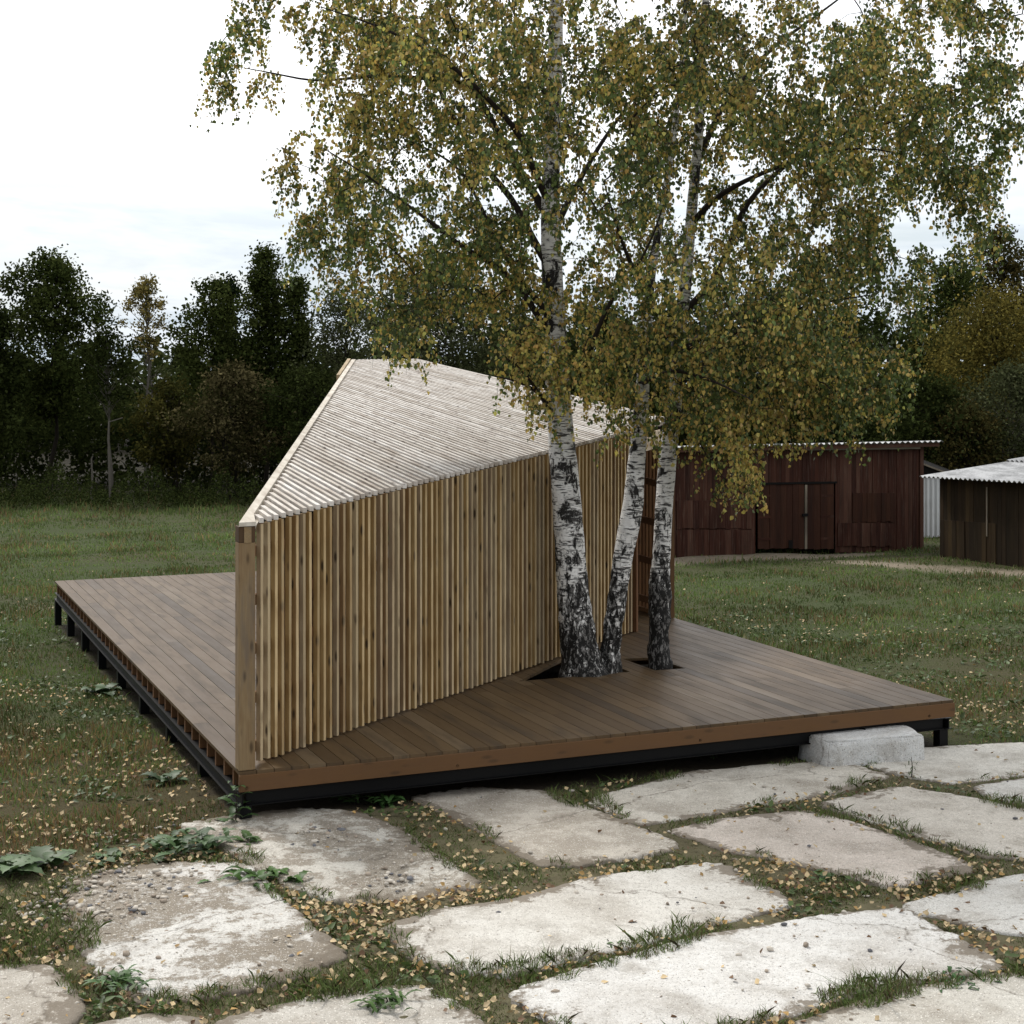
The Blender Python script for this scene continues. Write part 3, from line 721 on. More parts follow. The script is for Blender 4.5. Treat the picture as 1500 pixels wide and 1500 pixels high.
V, Fc = blades(np.c_[Xx, Dd, gheight(Xx, Dd)+np.where(ins, SLZ, -.004)], H, Wd, 1.0)
tag(mk('joint_grass', V, Fc, M['grass'], col=np.repeat(c, 5, 0)), 'grass tufts growing in the joints between the concrete slabs', 'grass', kind='stuff')
# small rosette leaves in the joints and on the left lawn (ground cover)
N = 26000
Dd = np.exp(RS.uniform(np.log(8.3), np.log(26), N)); Xx = (RS.uniform(-100, 1600, N)-CX)/F*Dd
ins, sd_ = slabdist(Xx, Dd); pt = nz(np.c_[Xx, Dd, Xx*0], 1.6, 81)+.7*nz(np.c_[Xx, Dd, Xx*0], 5, 82)
apron = apr(Xx, Dd)
keep = ~inpoly(Xx, Dd, DECKP) & ~ins & ((pt > .55) | ((pt > .15) & (Dd > 15))) & (~apron | (sd_ < .4))
Xx, Dd = Xx[keep], Dd[keep]; n = len(Xx)
Nn = unit(np.c_[RS.randn(n)*.6, RS.randn(n)*.6, np.ones(n)])
L = (.035+.05*RS.rand(n))*(Dd/12)**.3
V, Fc = leaf_cards(np.c_[Xx, Dd, gheight(Xx, Dd)+.012+.03*RS.rand(n)], Nn, L, L*.6)
c = np.array((.075, .112, .034))*(.5+.9*RS.rand(n))[:, None]
tag(mk('ground_cover', V, Fc, M['weed'], col=np.repeat(c, 6, 0)), 'low broad leaved herbs creeping through the grass', 'ground cover', kind='stuff')
# fallen leaves
N = 90000
Dd = np.exp(RS.uniform(np.log(8.3), np.log(34), N)); Xx = (RS.uniform(-60, 1600, N)-CX)/F*Dd
ins, sd_ = slabdist(Xx, Dd)
apron = apr(Xx, Dd)
pt = nz(np.c_[Xx, Dd, Xx*0], 2.4, 91)+.6*nz(np.c_[Xx, Dd, Xx*0], 7, 92)
under = np.clip(1-np.hypot((Xx-2)/7.5, (Dd-17)/11), 0, 1)
left = (Xx < -1.8) & (Dd < 19)
pr = np.where(ins, .012+.05*(sd_ < .08), np.where(apron, np.where(sd_ < .4, np.clip(.34+.5*pt, .13, 1), .08), np.where(left, np.clip(.19+.17*pt, .04, .5), (.05+.30*under)*np.clip(.45+1.1*pt, .05, 2.2))))
keep = (RS.rand(N) < pr) & ~inpoly(Xx, Dd, DECKP)
Xx, Dd, ins = Xx[keep], Dd[keep], ins[keep]; n = len(Xx)
Nn = unit(np.c_[RS.randn(n)*.55, RS.randn(n)*.55, np.ones(n)]); L = .030+.022*RS.rand(n)
k = RS.rand(n)[:, None]
c = np.where(k < .62, np.array((.55, .42, .24)), np.where(k < .82, np.array((.40, .25, .09)), np.array((.15, .085, .045))))*(.6+.6*RS.rand(n))[:, None]
V, Fc = leaf_cards(np.c_[Xx, Dd, gheight(Xx, Dd)+np.where(ins, .028, .012+.03*RS.rand(n))], Nn, L, L*.78)
tag(mk('fallen_leaves', V, Fc, M['litter'], col=np.repeat(c, 6, 0)), 'yellow and brown fallen birch leaves scattered over grass and slab joints', 'leaf litter', kind='stuff')
# stones and grit
N = 16000
Dd = np.exp(RS.uniform(np.log(8.4), np.log(15.2), N)); Xx = (RS.uniform(-60, 1560, N)-CX)/F*Dd
ins, sd_ = slabdist(Xx, Dd)
rough_zone = inpoly(Xx, Dd, slab_polys[8]) | inpoly(Xx, Dd, slab_polys[9])
heap = np.zeros(N, bool)
for hx, hy, hr in ((440, 1228, .30), (200, 1300, .42), (520, 1295, .3), (130, 1335, .35)):
    hc = gp(hx, hy); heap |= np.hypot((Xx-hc[0])*.7, Dd-hc[1]) < hr
nearrough = (np.hypot(Xx+2.6, Dd-11) < 1.6) & ~heap
pr = np.where(heap, .9, np.where(rough_zone, .30, np.where(nearrough & ~ins, .4, .05)))
keep = (RS.rand(N) < pr) & (Xx > -4.4) & ~inpoly(Xx, Dd, DECKP)
heap = heap[keep]; Xx, Dd, ins = Xx[keep], Dd[keep], ins[keep]; n = len(Xx)
ico = bmesh.new(); bmesh.ops.create_icosphere(ico, subdivisions=1, radius=1); iv = np.array([v.co[:] for v in ico.verts]); iff = np.array([[v.index for v in f.verts] for f in ico.faces]); ico.free()
S = (.004+.018*RS.rand(n)**3.5+heap*.016*RS.rand(n)**2)[:, None]*np.c_[.7+.7*RS.rand(n), .7+.7*RS.rand(n), .4+.4*RS.rand(n)]
jit = 1+.35*RS.randn(n, len(iv), 1)*.5
V = (iv[None]*jit*S[:, None, :]+np.c_[Xx, Dd, gheight(Xx, Dd)+np.where(ins, .026, .01)][:, None, :]).reshape(-1, 3)
Fc = (iff[None]+(np.arange(n)*len(iv))[:, None, None]).reshape(-1, 3)
k = RS.rand(n)[:, None]; c = np.where(k < .6, np.array((.55, .5, .43)), np.where(k < .85, np.array((.36, .3, .24)), np.array((.16, .16, .17))))*(.7+.4*RS.rand(n))[:, None]
tag(mk('loose_gravel', V, Fc, M['pebble'], col=np.repeat(c, len(iv), 0)), 'loose pale stones and grit on and around the broken slabs', 'gravel', kind='stuff')

# weeds one can point to
def jag_leaf(base, d, L, W, up, lobes=5, rs=RS):
    """one toothed blade as a strip, arching over"""
    V = []; m = 2*lobes+1; side = unit(np.cross(d, UZ))
    for i in range(m+1):
        s = i/m; ctr = base+d*L*s+UZ*(up*L*(s-.9*s*s)); wv = W*math.sin(pi*min(1, .12+s*.92))**.8*(1.0 if i % 2 else .62)
        if i == m: wv = .001
        V += [ctr-side*wv/2+UZ*wv*.12, ctr, ctr+side*wv/2+UZ*wv*.12]
    Fc = []
    for i in range(m): a = 3*i; Fc += [(a, a+1, a+4, a+3), (a+1, a+2, a+5, a+4)]
    return V, Fc
def weed(name, px, py, nl, L, W, up, label, stem=0.0, col=(.055, .10, .042), group=None, cat='weed'):
    L *= 1.3; W *= 1.3; stem *= 1.2; nl = int(nl*1.4); col = (col[0]*1.1, col[1]*1.15, col[2]*.7)
    p = gp(px, py); p[2] = float(gheight(p[:1], p[1:2])[0]); th = thing(name, p, label, cat, group)
    V, Fc, Cc = [], [], []; n = 0
    for k in range(nl):
        an = RS.rand()*2*pi; el = up*(.5+RS.rand()); d = unit(np.array((cos(an), sin(an), .15*RS.rand())))
        bz = stem*(k/max(1, nl-1))*RS.uniform(.85, 1.05) if stem else RS.rand()*.03
        spread = (.05 if not stem else .035)*(2.2 if nl > 25 else 1)
        l = L*RS.uniform(.6, 1.15)*(1-.35*(bz/stem if stem else 0)); v, f = jag_leaf(p+UZ*bz+np.array((RS.randn()*spread, RS.randn()*spread, 0)), d, l, W*l/L, el)
        V += v; Fc += [tuple(i+n for i in q) for q in f]; n += len(v); Cc += [np.array(col)*RS.uniform(.6, 1.35)]*len(v)
    mk('leaves', V, Fc, M['weed'], th, col=np.array(Cc), smooth=True)
    tb = Tubes(); h = max(stem, .05); tb.add([p, p+UZ*h*.5+np.array((.01, 0, 0)), p+UZ*h], [.006, .005, .002], 5); tb.build('stem', M['twig'], th)
    return th
weed('thistle', 345, 1205, 15, .15, .055, .6, 'upright green thistle standing at the near corner of the deck', .30, (.05, .095, .045))
weed('nettle', 295, 1246, 26, .17, .085, .7, 'bushy blue green nettle clump on the slab edge below the deck corner', .14, (.060, .10, .062))
weed('nettle', 245, 1250, 22, .16, .09, .6, 'low nettle clump just left of the bushy blue green one', .10, (.055, .095, .055))
weed('dandelion', 350, 1235, 12, .14, .04, .8, 'dandelion rosette right of the bushy nettle clump', 0)
weed('dandelion', 390, 1290, 24, .15, .05, .9, 'thick dandelion tuft between the broken and the crumbling white slab', 0, (.05, .10, .036))
weed('dock_weed', 565, 1180, 18, .14, .06, .7, 'leafy dock weed under the deck edge at the tip of the broken slab', .05, (.04, .085, .036))
weed('dock_weed', 520, 1178, 14, .12, .06, .7, 'ferny dock weed just left of the other dock under the deck edge', .08, (.045, .08, .04))
weed('burdock', 70, 1270, 10, .20, .15, .5, 'broad leaved burdock on the lawn edge at lower left', .05, (.062, .10, .06))
weed('burdock', 15, 1285, 12, .24, .17, .5, 'large pale burdock at the left edge of the photo', .07, (.066, .105, .065))
weed('burdock', 150, 1262, 7, .13, .11, .4, 'small burdock right of the broad leaved one on the lawn edge', .03, (.055, .1, .05))
weed('sow_thistle', 1050, 1112, 9, .10, .035, .8, 'small sow thistle in front of the black gap under the deck', .14, (.05, .09, .045))
weed('clover', 1200, 1110, 16, .09, .05, .5, 'clover patch at the foot of the concrete step block', .03, (.04, .085, .035))
weed('chamomile', 1335, 1140, 14, .06, .012, 1.2, 'thin feathery weed in the joint behind the pinkish slab', .17, (.06, .085, .045))
weed('plantain', 1208, 1288, 7, .09, .07, .4, 'single round leaved plantain in the leaf litter beside the pinkish slab', .02, (.07, .12, .06))
weed('bindweed', 890, 1385, 12, .08, .045, .5, 'trailing weed in the joint below the grooved slab', .03, (.05, .095, .04))
weed('grass_tuft', 1405, 1437, 40, .09, .02, 1.1, 'dense green tuft in the joint below the largest white slab', .02, (.04, .09, .04), cat='grass tuft')
weed('coltsfoot', 150, 1018, 9, .2, .15, .5, 'coltsfoot leaves on the lawn beside the deck side beam', .05, (.05, .085, .05))
weed('coltsfoot', 245, 1148, 8, .18, .12, .5, 'coltsfoot in the dry grass left of the deck corner', .05, (.045, .08, .045))
weed('yarrow', 565, 1475, 30, .12, .03, .8, 'yarrow carpet in the joint at the bottom of the photo', .03, (.05, .09, .035))
weed('yarrow', 170, 1450, 34, .13, .035, .8, 'yarrow carpet left of the crumbling white slab', .03, (.05, .095, .045))

# ------------------------------------------------------------------ birches
M['bark1'] = barkmat('birch_bark', 3.0); M['bark3'] = barkmat('dark_footed_birch_bark', 3.2, -.13)
TD = [16.75, 16.82, 17.2]
trunks = [
  [(857, 993, 78), (853, 970, 62), (848, 940, 55), (843, 900, 50), (838, 850, 46), (835, 800, 44), (831, 740, 43), (826, 680, 41), (821, 620, 38), (817, 560, 36), (814, 500, 34), (811, 440, 32), (808, 380, 30), (806, 300, 28), (808, 220, 25), (811, 140, 23), (814, 60, 21), (815, -40, 19), (812, -180, 15), (805, -340, 10), (800, -520, 4)],
  [(893, 992, 36), (894, 960, 32), (899, 920, 30), (905, 870, 28), (912, 820, 29), (921, 775, 31), (928, 742, 31), (931, 700, 27), (936, 650, 25), (940, 600, 22), (944, 540, 19), (948, 470, 16), (955, 400, 13), (968, 320, 11), (985, 220, 9), (1000, 100, 7), (1010, -60, 5), (1015, -240, 2)],
  [(968, 984, 40), (967, 960, 31), (966, 925, 30), (967, 890, 31), (967, 875, 33), (967, 850, 28), (970, 800, 26), (973, 750, 26), (978, 700, 27), (983, 640, 25), (989, 580, 22), (995, 500, 20), (1002, 420, 18), (1010, 340, 16), (1018, 260, 15), (1024, 180, 14), (1030, 90, 12), (1036, -20, 10), (1045, -180, 7), (1050, -360, 3)],
]
lab = ['thickest birch, with broad black scarred foot rising from the triangular deck opening',
       'thin leaning birch growing close against the thickest birch in the same opening',
       'birch with nearly black rough foot standing in its own small square deck hole']
birch = []; nodes = []; npar = []; nrad = []; ntree = []
for k, tr in enumerate(trunks):
    D = TD[k]; P = np.array([at(x, D, y) for x, y, w_ in tr]); R = np.array([w_/2/F*D for *_, w_ in tr])
    P = np.concatenate([[P[0]+np.array((0, 0, -.55))], P]); R = np.concatenate([[R[0]*1.1], R])
    # a little depth wander
    P[:, 1] += nz(P, .55, 100+k)*.10*np.clip(P[:, 2], 0, 3)
    # resample
    s = np.concatenate([[0], np.cumsum(np.linalg.norm(np.diff(P, axis=0), axis=1))]); ss = np.arange(0, s[-1], .06)
    Q = np.stack([np.interp(ss, s, P[:, i]) for i in range(3)], 1); rr = np.interp(ss, s, R)
    for _ in range(3): Q[1:-1] = (Q[:-2]+2*Q[1:-1]+Q[2:])/4
    K = 44; an = np.arange(K)*2*pi/K
    ring = np.stack([np.cos(an), np.sin(an), an*0], -1)
    VV = Q[:, None, :]+rr[:, None, None]*ring[None]
    flat = VV.reshape(-1, 3); out = np.tile(ring[None], (len(Q), 1, 1)).reshape(-1, 3)
    low = np.clip(1.3-(flat[:, 2]-0)/1.2, .15, 1.3)
    disp = (nz(flat, 6, 110)*.014+nz(flat*np.array((1, 1, .45)), 24, 111)*.010+nz(flat*np.array((1, 1, .5)), 48, 112)*.005)*low
    flat = flat+out*disp[:, None]
    th = thing('birch_tree', (Q[0][0], Q[0][1], -.45), lab[k], 'tree', 'birches growing up through the deck'); birch.append(th)
    i = np.arange(len(Q)-1)[:, None]*K; j = np.arange(K)[None, :]; j2 = (j+1) % K
    mk('trunk', flat, np.stack([i+j, i+j2, i+K+j2, i+K+j], -1).reshape(-1, 4), M['bark3' if k == 2 else 'bark1'], th, smooth=True)
    for q, r_ in list(zip(Q, rr))[::4]:
        if q[2] > 2.3: nodes.append(q); npar.append(-1); nrad.append(r_); ntree.append(k)
EXPL = [  # limbs one can follow in the picture
  (0, [(797, 478), (770, 432), (738, 396), (705, 376), (684, 368), (640, 332), (580, 288), (520, 245), (470, 215)], -.6),
  (0, [(803, 390), (775, 340), (752, 292), (725, 262), (700, 235), (676, 190), (660, 165), (640, 125), (628, 100), (610, 40), (590, -40)], .5),
  (0, [(795, 450), (765, 415), (744, 380), (720, 340), (700, 290), (670, 240), (620, 215), (560, 190)], .2),
  (0, [(806, 300), (786, 262), (770, 215), (758, 190), (720, 150), (680, 110), (632, 76), (560, 40), (470, 10)], -.9),
  (0, [(812, 170), (790, 120), (770, 60), (745, 0), (720, -70)], .6),
  (0, [(800, 585), (775, 565), (745, 555), (720, 550)], -.7),
  (0, [(805, 600), (785, 570), (765, 540), (735, 520)], -.5),
  (0, [(817, 570), (850, 560), (862, 520), (880, 470), (900, 430), (930, 400), (960, 340), (980, 270)], -1.0),
  (0, [(806, 350), (840, 280), (880, 210), (930, 140), (990, 60)], .9),
  (2, [(990, 570), (1040, 520), (1080, 480), (1140, 460), (1220, 440), (1290, 430)], -.6),
  (2, [(1000, 460), (1050, 410), (1090, 300), (1150, 240), (1240, 200), (1330, 170), (1430, 130)], .2),
  (2, [(1012, 330), (1045, 290), (1100, 260), (1190, 225), (1270, 215), (1340, 230)], -1.0),
  (2, [(995, 520), (1060, 465), (1110, 455), (1180, 470), (1260, 500), (1320, 540)], .8),
  (1, [(943, 560), (990, 540), (1050, 560), (1110, 590)], -1.2),
  (1, [(950, 430), (920, 380), (900, 320), (880, 250)], -.9),
  (2, [(1020, 240), (1060, 150), (1130, 70), (1200, 20), (1280, -40)], .6),
  (0, [(806, 320), (760, 250), (690, 120), (560, 110), (460, 120), (390, 105), (330, 95)], .4),
]
def addchain(P, par, tree, r0=None):
    for i, q in enumerate(P):
        nodes.append(q); npar.append(par); nrad.append(0 if r0 is None else r0*(1-i/len(P))**1.1+.004); ntree.append(tree); par = len(nodes)-1
    return par
for k, pts, dy in EXPL:
    n = len(pts); P = np.array([at(x, TD[k]+dy*1.6*(i/(n-1)), y) for i, (x, y) in enumerate(pts)])
    d = np.linalg.norm(np.array(nodes)-P[0], axis=1); d[np.array(ntree) != k] = 9; par = int(np.argmin(d))
    s = np.concatenate([[0], np.cumsum(np.linalg.norm(np.diff(P, axis=0), axis=1))]); ss = np.arange(0, s[-1], .15)
    Q = np.stack([np.interp(ss, s, P[:, i]) for i in range(3)], 1)
    for _ in range(2): Q[1:-1] = (Q[:-2]+2*Q[1:-1]+Q[2:])/4
    addchain(Q, par, k, min(.05, .014+.0075*s[-1]))
SIL = [(300, 95), (335, 150), (350, 235), (380, 175), (405, 250), (440, 290), (435, 355), (500, 425), (545, 420), (560, 495), (615, 520), (640, 455), (720, 445), (760, 462), (722, 510), (725, 555), (775, 600), (810, 605), (860, 610), (900, 620), (960, 610), (1000, 655), (1040, 705), (1105, 722), (1125, 640), (1220, 600), (1250, 645), (1280, 600), (1330, 570), (1345, 420), (1375, 360), (1430, 370), (1450, 330), (1470, 220), (1500, 180), (1530, -100), (1400, -350), (1150, -600), (850, -650), (600, -450), (430, -220), (375, -60), (340, 40)]
SIL = np.array(SIL, float)
HOLES = [(735, 272, 38, 30), (640, 305, 22, 14), (790, 345, 24, 30), (690, 400, 45, 22), (1190, 345, 26, 20), (1135, 395, 30, 14), (1385, 55, 38, 45), (1320, 395, 18, 20), (1130, 90, 14, 20), (700, 60, 18, 26), (880, 150, 16, 22), (500, 330, 14, 10), (1060, 330, 14, 18), (890, 390, 18, 14), (735, 180, 16, 20), (590, 130, 12, 14), (1240, 330, 16, 18), (660, 450, 60, 12)]
TG = []
cand = 0
while len(TG) < 2120 and cand < 120000:
    cand += 1
    x, y = random.uniform(290, 1530), random.uniform(-650, 760)
    if y < 0 and random.random() < .5: continue
    if not inpoly(np.array([x]), np.array([y]), SIL)[0]: continue
    if any(((x-hx)/(rx*.9))**2+((y-hy)/(ry*.9))**2 < 1 for hx, hy, rx, ry in HOLES): continue
    d = float(polydist(np.array([x]), np.array([y]), SIL)[0])/133
    half = min(2.6, .25+1.25*d)
    dep = 16.9+random.uniform(-1, 1)*half
    if dep < 17.3 and ((abs(x-(815 if y > 380 else 808)) < 34 and 330 < y < 660) or (abs(x-813) < 14 and -50 < y < 110)) and random.random() < .6: continue
    if 828 < x < 965 and 560 < y < 660 and random.random() < .6: continue
    q = at(x, dep, y)
    if q[2] < 3.9 and x < 1000: dep = random.uniform(15.6, 17.0); q = at(x, dep, y)
    dense = 1.0 if (x > 960 and y > 330) else .72
    if float(nz(q[None], 1.15, 131)[0]) < -.62+(.42 if dense < 1 else -.5)*random.random(): continue
    if TG and min(np.linalg.norm(np.array(TG)-q, axis=1)) < .13: continue
    TG.append(q)
TG = np.array(TG)
d0 = np.array([np.min(np.linalg.norm(np.array(nodes)-q, axis=1)) for q in TG]); order = np.argsort(d0)
NA = np.zeros((40000, 3)); NA[:len(nodes)] = nodes; cnt = len(nodes)
tips = []
for ii in order:
    q = TG[ii]; v = NA[:cnt]-q; dd = np.linalg.norm(v, axis=1)
    # prefer joining something lower and further in
    pen = dd+np.clip(v[:, 2], 0, 9)*.5
    par = int(np.argmin(pen)); p0 = NA[par]; L = np.linalg.norm(q-p0); m = max(2, int(L/.14))
    s = np.linspace(0, 1, m+1)[1:]; perpv = RS.randn(3)*.06*L
    Q = p0+(q-p0)*s[:, None]+perpv*np.sin(pi*s)[:, None]+np.array((0, 0, .12*L))*np.sin(pi*s)[:, None]
    Q[:-1] += RS.randn(m-1, 3)*.012 if m > 1 else 0
    last = addchain(Q, par, ntree[par]); NA[cnt:len(nodes)] = np.array(nodes[cnt:]); cnt = len(nodes); tips.append(last)
# pipe model radii
acc = np.zeros(cnt); nr = np.array(nrad); par_ = np.array(npar)
leafn = np.ones(cnt, bool)
for i in range(cnt-1, -1, -1):
    if par_[i] >= 0: leafn[par_[i]] = False
for i in range(cnt-1, -1, -1):
    if acc[i] == 0: acc[i] = .0028**2.2
    r = acc[i]**(1/2.2)
    if par_[i] >= 0 and nr[i] == 0: acc[par_[i]] += 0
    if nr[i] == 0: nr[i] = r
    if par_[i] >= 0: acc[par_[i]] = acc[par_[i]]+(acc[i] if True else 0)
nr = np.minimum(nr, .055)
# chains into tubes per tree
kids = [[] for _ in range(cnt)]
for i in range(cnt):
    if par_[i] >= 0: kids[par_[i]].append(i)
tubes = [Tubes() for _ in range(3)]; nodes = NA[:cnt]
start = [(i, None) for i in range(cnt) if par_[i] == -1]
for i in range(cnt):
    if par_[i] == -1:
        for c_ in kids[i]: start.append((c_, i))
stack = [(c_, p_) for c_, p_ in start if p_ is not None]
while stack:
    c_, p_ = stack.pop(); chain = [p_, c_]; cur = c_
    while kids[cur]:
        ks = sorted(kids[cur], key=lambda z_: -nr[z_]); nxt = ks[0]
        for o_ in ks[1:]: stack.append((o_, cur))
        chain.append(nxt); cur = nxt
    P = nodes[chain]; R = nr[chain].copy(); R[0] = R[1]
    tubes[ntree[c_]].add(P, R, 6 if R[0] > .02 else 4)
# hanging twigs and leaves
LC, LN, LR, LT, LS = [], [], [], [], []
for i in tips:
    base = nodes[i]; tr = ntree[i]
    nt_ = random.choice((4, 4, 5, 6))
    for _ in range(nt_):
        an = random.uniform(0, 2*pi); L = random.uniform(.25, .70)*(1.0 if base[2] > 2.7 else .75); hz = np.array((cos(an), sin(an), random.uniform(-.2, .5)))
        m = 7; s = np.linspace(0, 1, m)[:, None]
        P = base+hz*L*.62*(s-.35*s*s)+np.array((0, 0, -1.))*L*.75*s*s
        if base[2] < 3.4 and base[0] < 1.2 and P[:, 2].min() < 2.2: continue
        tubes[tr].add(P, np.linspace(.0028, .0011, m), 3)
        nl = int(L*random.uniform(38, 54))
        u = RS.rand(nl)**.7; f = u*(m-1); a = np.minimum(f.astype(int), m-2); fr = (f-a)[:, None]
        pts = P[a]*(1-fr)+P[a+1]*fr+RS.randn(nl, 3)*.026
        LC.append(pts); LT.append(np.full(nl, tr)); LS.append(RS.rand(nl))
LC = np.concatenate(LC); LT = np.concatenate(LT); n = len(LC)
side = RS.randn(n, 3); side[:, 2] *= .35
Nn = unit(side*np.array((1, 1, .8))+np.array((0, 0, .25)))
hang = unit(np.cross(np.cross(Nn, np.array((0, 0, -1.))+RS.randn(n, 3)*.55), Nn))
Ls = .030+.034*RS.rand(n)**1.3
V, Fc = leaf_cards(LC, Nn, Ls, Ls*.80, roll=hang)
pxl = CX+LC[:, 0]/LC[:, 1]*F; pyl = HY-(LC[:, 2]-CH)/LC[:, 1]*F
yf = .46+.24*nz(LC, .75, 141)+.26*nz(LC, 2.2, 142)-.32*np.clip((LC[:, 0]-2.4)/2.0, 0, 1)*np.clip((5.4-LC[:, 2])/1.5, 0, 1)
yel = RS.rand(n) < np.clip(yf, .1, .85)
cy = np.stack([.46+.17*RS.rand(n), .37+.12*RS.rand(n), .095+.045*RS.rand(n)], 1); cg = np.array((.115, .155, .042))*(.5+.95*RS.rand(n))[:, None]
mid_ = RS.rand(n) < .22
lcx = np.where(yel[:, None], cy*np.where(mid_, .62, 1.)[:, None], cg)
lcx = lcx*(.75+.4*RS.rand(n))[:, None]*np.clip(1+.30*nz(LC, 1.7, 143), .55, 1.45)[:, None]
for k in range(3):
    m = LT == k; ii = np.where(m)[0]
    vv = V.reshape(n, 6, 3)[ii].reshape(-1, 3); kk = len(ii)
    i6 = np.arange(kk)[:, None]*6; ff = np.concatenate([i6+np.array([[0, 1, 2, 3]]), i6+np.array([[0, 3, 4, 5]])], 1).reshape(-1, 4)
    cr = mk('crown', vv, ff, M['leaf'], birch[k], col=np.repeat(lcx[ii], 6, 0))
    tubes[k].build('branches', M['twig'], birch[k])
print('birch leaves', n, 'nodes', cnt)
# broken branch stubs on the stems
# ------------------------------------------------------------------ background trees
PAL = {
 'dark': [(.018, .025, .008), (.028, .037, .011), (.040, .050, .015)],
 'green': [(.026, .038, .011), (.050, .064, .017), (.072, .086, .025)],
 'grey': [(.040, .048, .020), (.068, .077, .034), (.092, .100, .050)],
 'yellow': [(.19, .15, .045), (.30, .235, .08), (.09, .09, .03)],
 'ochre': [(.13, .105, .026), (.20, .16, .038), (.085, .082, .026)],
 'rust': [(.050, .042, .015), (.090, .070, .024), (.042, .048, .017)],
 'olive': [(.052, .050, .014), (.085, .076, .020), (.034, .040, .013)],
 'fleck': [(.026, .026, .010), (.034, .034, .013), (.045, .040, .017), (.15, .125, .06)],
 'conifer': [(.012, .019, .010), (.019, .029, .013)],
}
def prof(shape, h):
    if shape == 'round': return np.sqrt(np.clip(1-(2*h-1)**2, 0, 1))
    if shape == 'cone': return np.clip((1-h)**.8, 0, 1)*np.clip(h*6+.35, 0, 1)
    if shape == 'column': return np.clip(np.sin(pi*np.clip(h*.9+.08, 0, 1)), 0, 1)**.6
    if shape == 'broad': return np.clip(np.sin(pi*np.clip(h, 0, 1)**.8), 0, 1)**.55
    if shape == 'spire': return np.clip(1-h, 0, 1)**1.15*(.85+.15*np.sin(h*40))
    return np.ones_like(h)
BGN = 0
def bgtree(name, px, D, ytop, wpx, ybot, shape, pal, label, n=4200, leaf=.17, cat='tree', group=None, pale=False, stems=1, clumpy=.55, zb=None, seed=None, bare=0, dens=1.0):
    global BGN
    BGN += 1; rs = np.random.RandomState(500+BGN if seed is None else seed)
    g = float(gz(D)); x = (px-CX)/F*D; th = thing(name, (x, D, g), label, cat, group)
    zt = CH+(HY-ytop)/F*D; z0 = CH+(HY-ybot)/F*D if ybot is not None else g; z0 = max(z0, g+.1)
    R = wpx/2/F*D*(1.12 if shape in ('cone', 'round') else 1.05); Hc = zt-z0
    n = int(n*1.4); ncl = int(n/48); hh = rs.beta(1.25, 1.15, ncl); an = rs.rand(ncl)*2*pi; rr = prof(shape, hh)*R*np.sqrt(rs.rand(ncl))**.75
    # lobed outline
    rr *= 1+.26*np.sin(an*3+hh*11+BGN)+.16*np.sin(an*5-hh*17+BGN*2)+.16*rs.randn(ncl)
    Cc = np.c_[x+rr*np.cos(an), D+rr*np.sin(an)*.9, z0+hh*Hc]
    tb = Tubes()
    top = np.array((x+rs.randn()*.1*R, D, z0+.93*Hc)); r0 = max(.045, .011*(zt-g))
    for s_ in range(stems):
        bx_ = x+(0 if stems == 1 else rs.uniform(-.35, .35)*R); m = 9; s = np.linspace(0, 1, m)[:, None]
        P = np.array((bx_, D, g-.1))*(1-s)+(top if stems == 1 else top+np.array((rs.uniform(-.6, .6)*R, 0, -.25*Hc*rs.rand())))*s
        P[1:-1, :2] += rs.randn(m-2, 2)*.05*(zt-g)*.25
        tb.add(P, np.linspace(r0, r0*.15, m), 6)
    sel = rs.choice(ncl, min(ncl, 46 if bare == 0 else 90), replace=False)
    for i in sel:
        c_ = Cc[i]; zz = max(g+.25*(c_[2]-g), c_[2]-.30*(abs(c_[0]-x)+.8)-.4); f = np.clip((zz-g)/(top[2]-g), 0, 1)
        p0 = np.array((x*(1-f)+top[0]*f, D, zz)); md = (p0+c_)/2+np.array((0, 0, .06*np.linalg.norm(c_-p0)))+rs.randn(3)*.08
        tb.add([p0, md, c_], [max(.014, r0*.32), .014, .006], 3)
    tb.build('trunk', M['palebark'] if pale else M['bgbark'], th)
    sg = clumpy*(.18+.20*R**.6)
    per = rs.poisson(72*dens, ncl)
    idx = np.repeat(np.arange(ncl), per); nn = len(idx)
    pts = Cc[idx]+rs.randn(nn, 3)*np.array((1, 1, .8))*sg
    pts = pts[pts[:, 2] > g+.02]; nn = len(pts)
    N_ = unit(rs.randn(nn, 3)+np.array((0, -.2, .5)))
    V, Fc = leaf_cards(pts, N_, leaf*(.6+.8*rs.rand(nn)), leaf*.62, rs=rs)
    pc = np.array(PAL[pal]); ci = rs.randint(0, len(pc), ncl)
    cc = pc[ci[idx[:nn]]]*.5+pc[rs.randint(0, len(pc), nn)]*.5; cc = cc*(.6+.8*rs.rand(nn))[:, None]
    mk('crown', V, Fc, M['bgleaf'], th, col=np.repeat(cc, 6, 0))
    return th
bgtree('broadleaf_tree', 72, 66, 376, 158, 610, 'broad', 'green', 'tall broad crowned dark tree standing alone at the far left', 7500, .17, clumpy=.5, dens=1.15)
bgtree('broadleaf_tree', -12, 62, 440, 90, 700, 'broad', 'dark', 'dark tree cut by the left edge of the photo', 4200, .18)
bgtree('slender_tree', 160, 60, 482, 78, 590, 'round', 'dark', 'thin grey stemmed tree with a small crown between broad tree and yellow topped birch', 1500, .14, pale=True)
bgtree('slim_birch', 215, 64, 408, 52, 520, 'column', 'yellow', 'slim pale birch with yellow leaves only at its top', 1500, .12, pale=True, clumpy=.4, bare=1, dens=.9)
bgtree('bare_tree', 225, 72, 480, 110, 640, 'round', 'grey', 'nearly bare greyish tree behind the slim yellow birch', 900, .11, pale=True, bare=1, dens=.5)
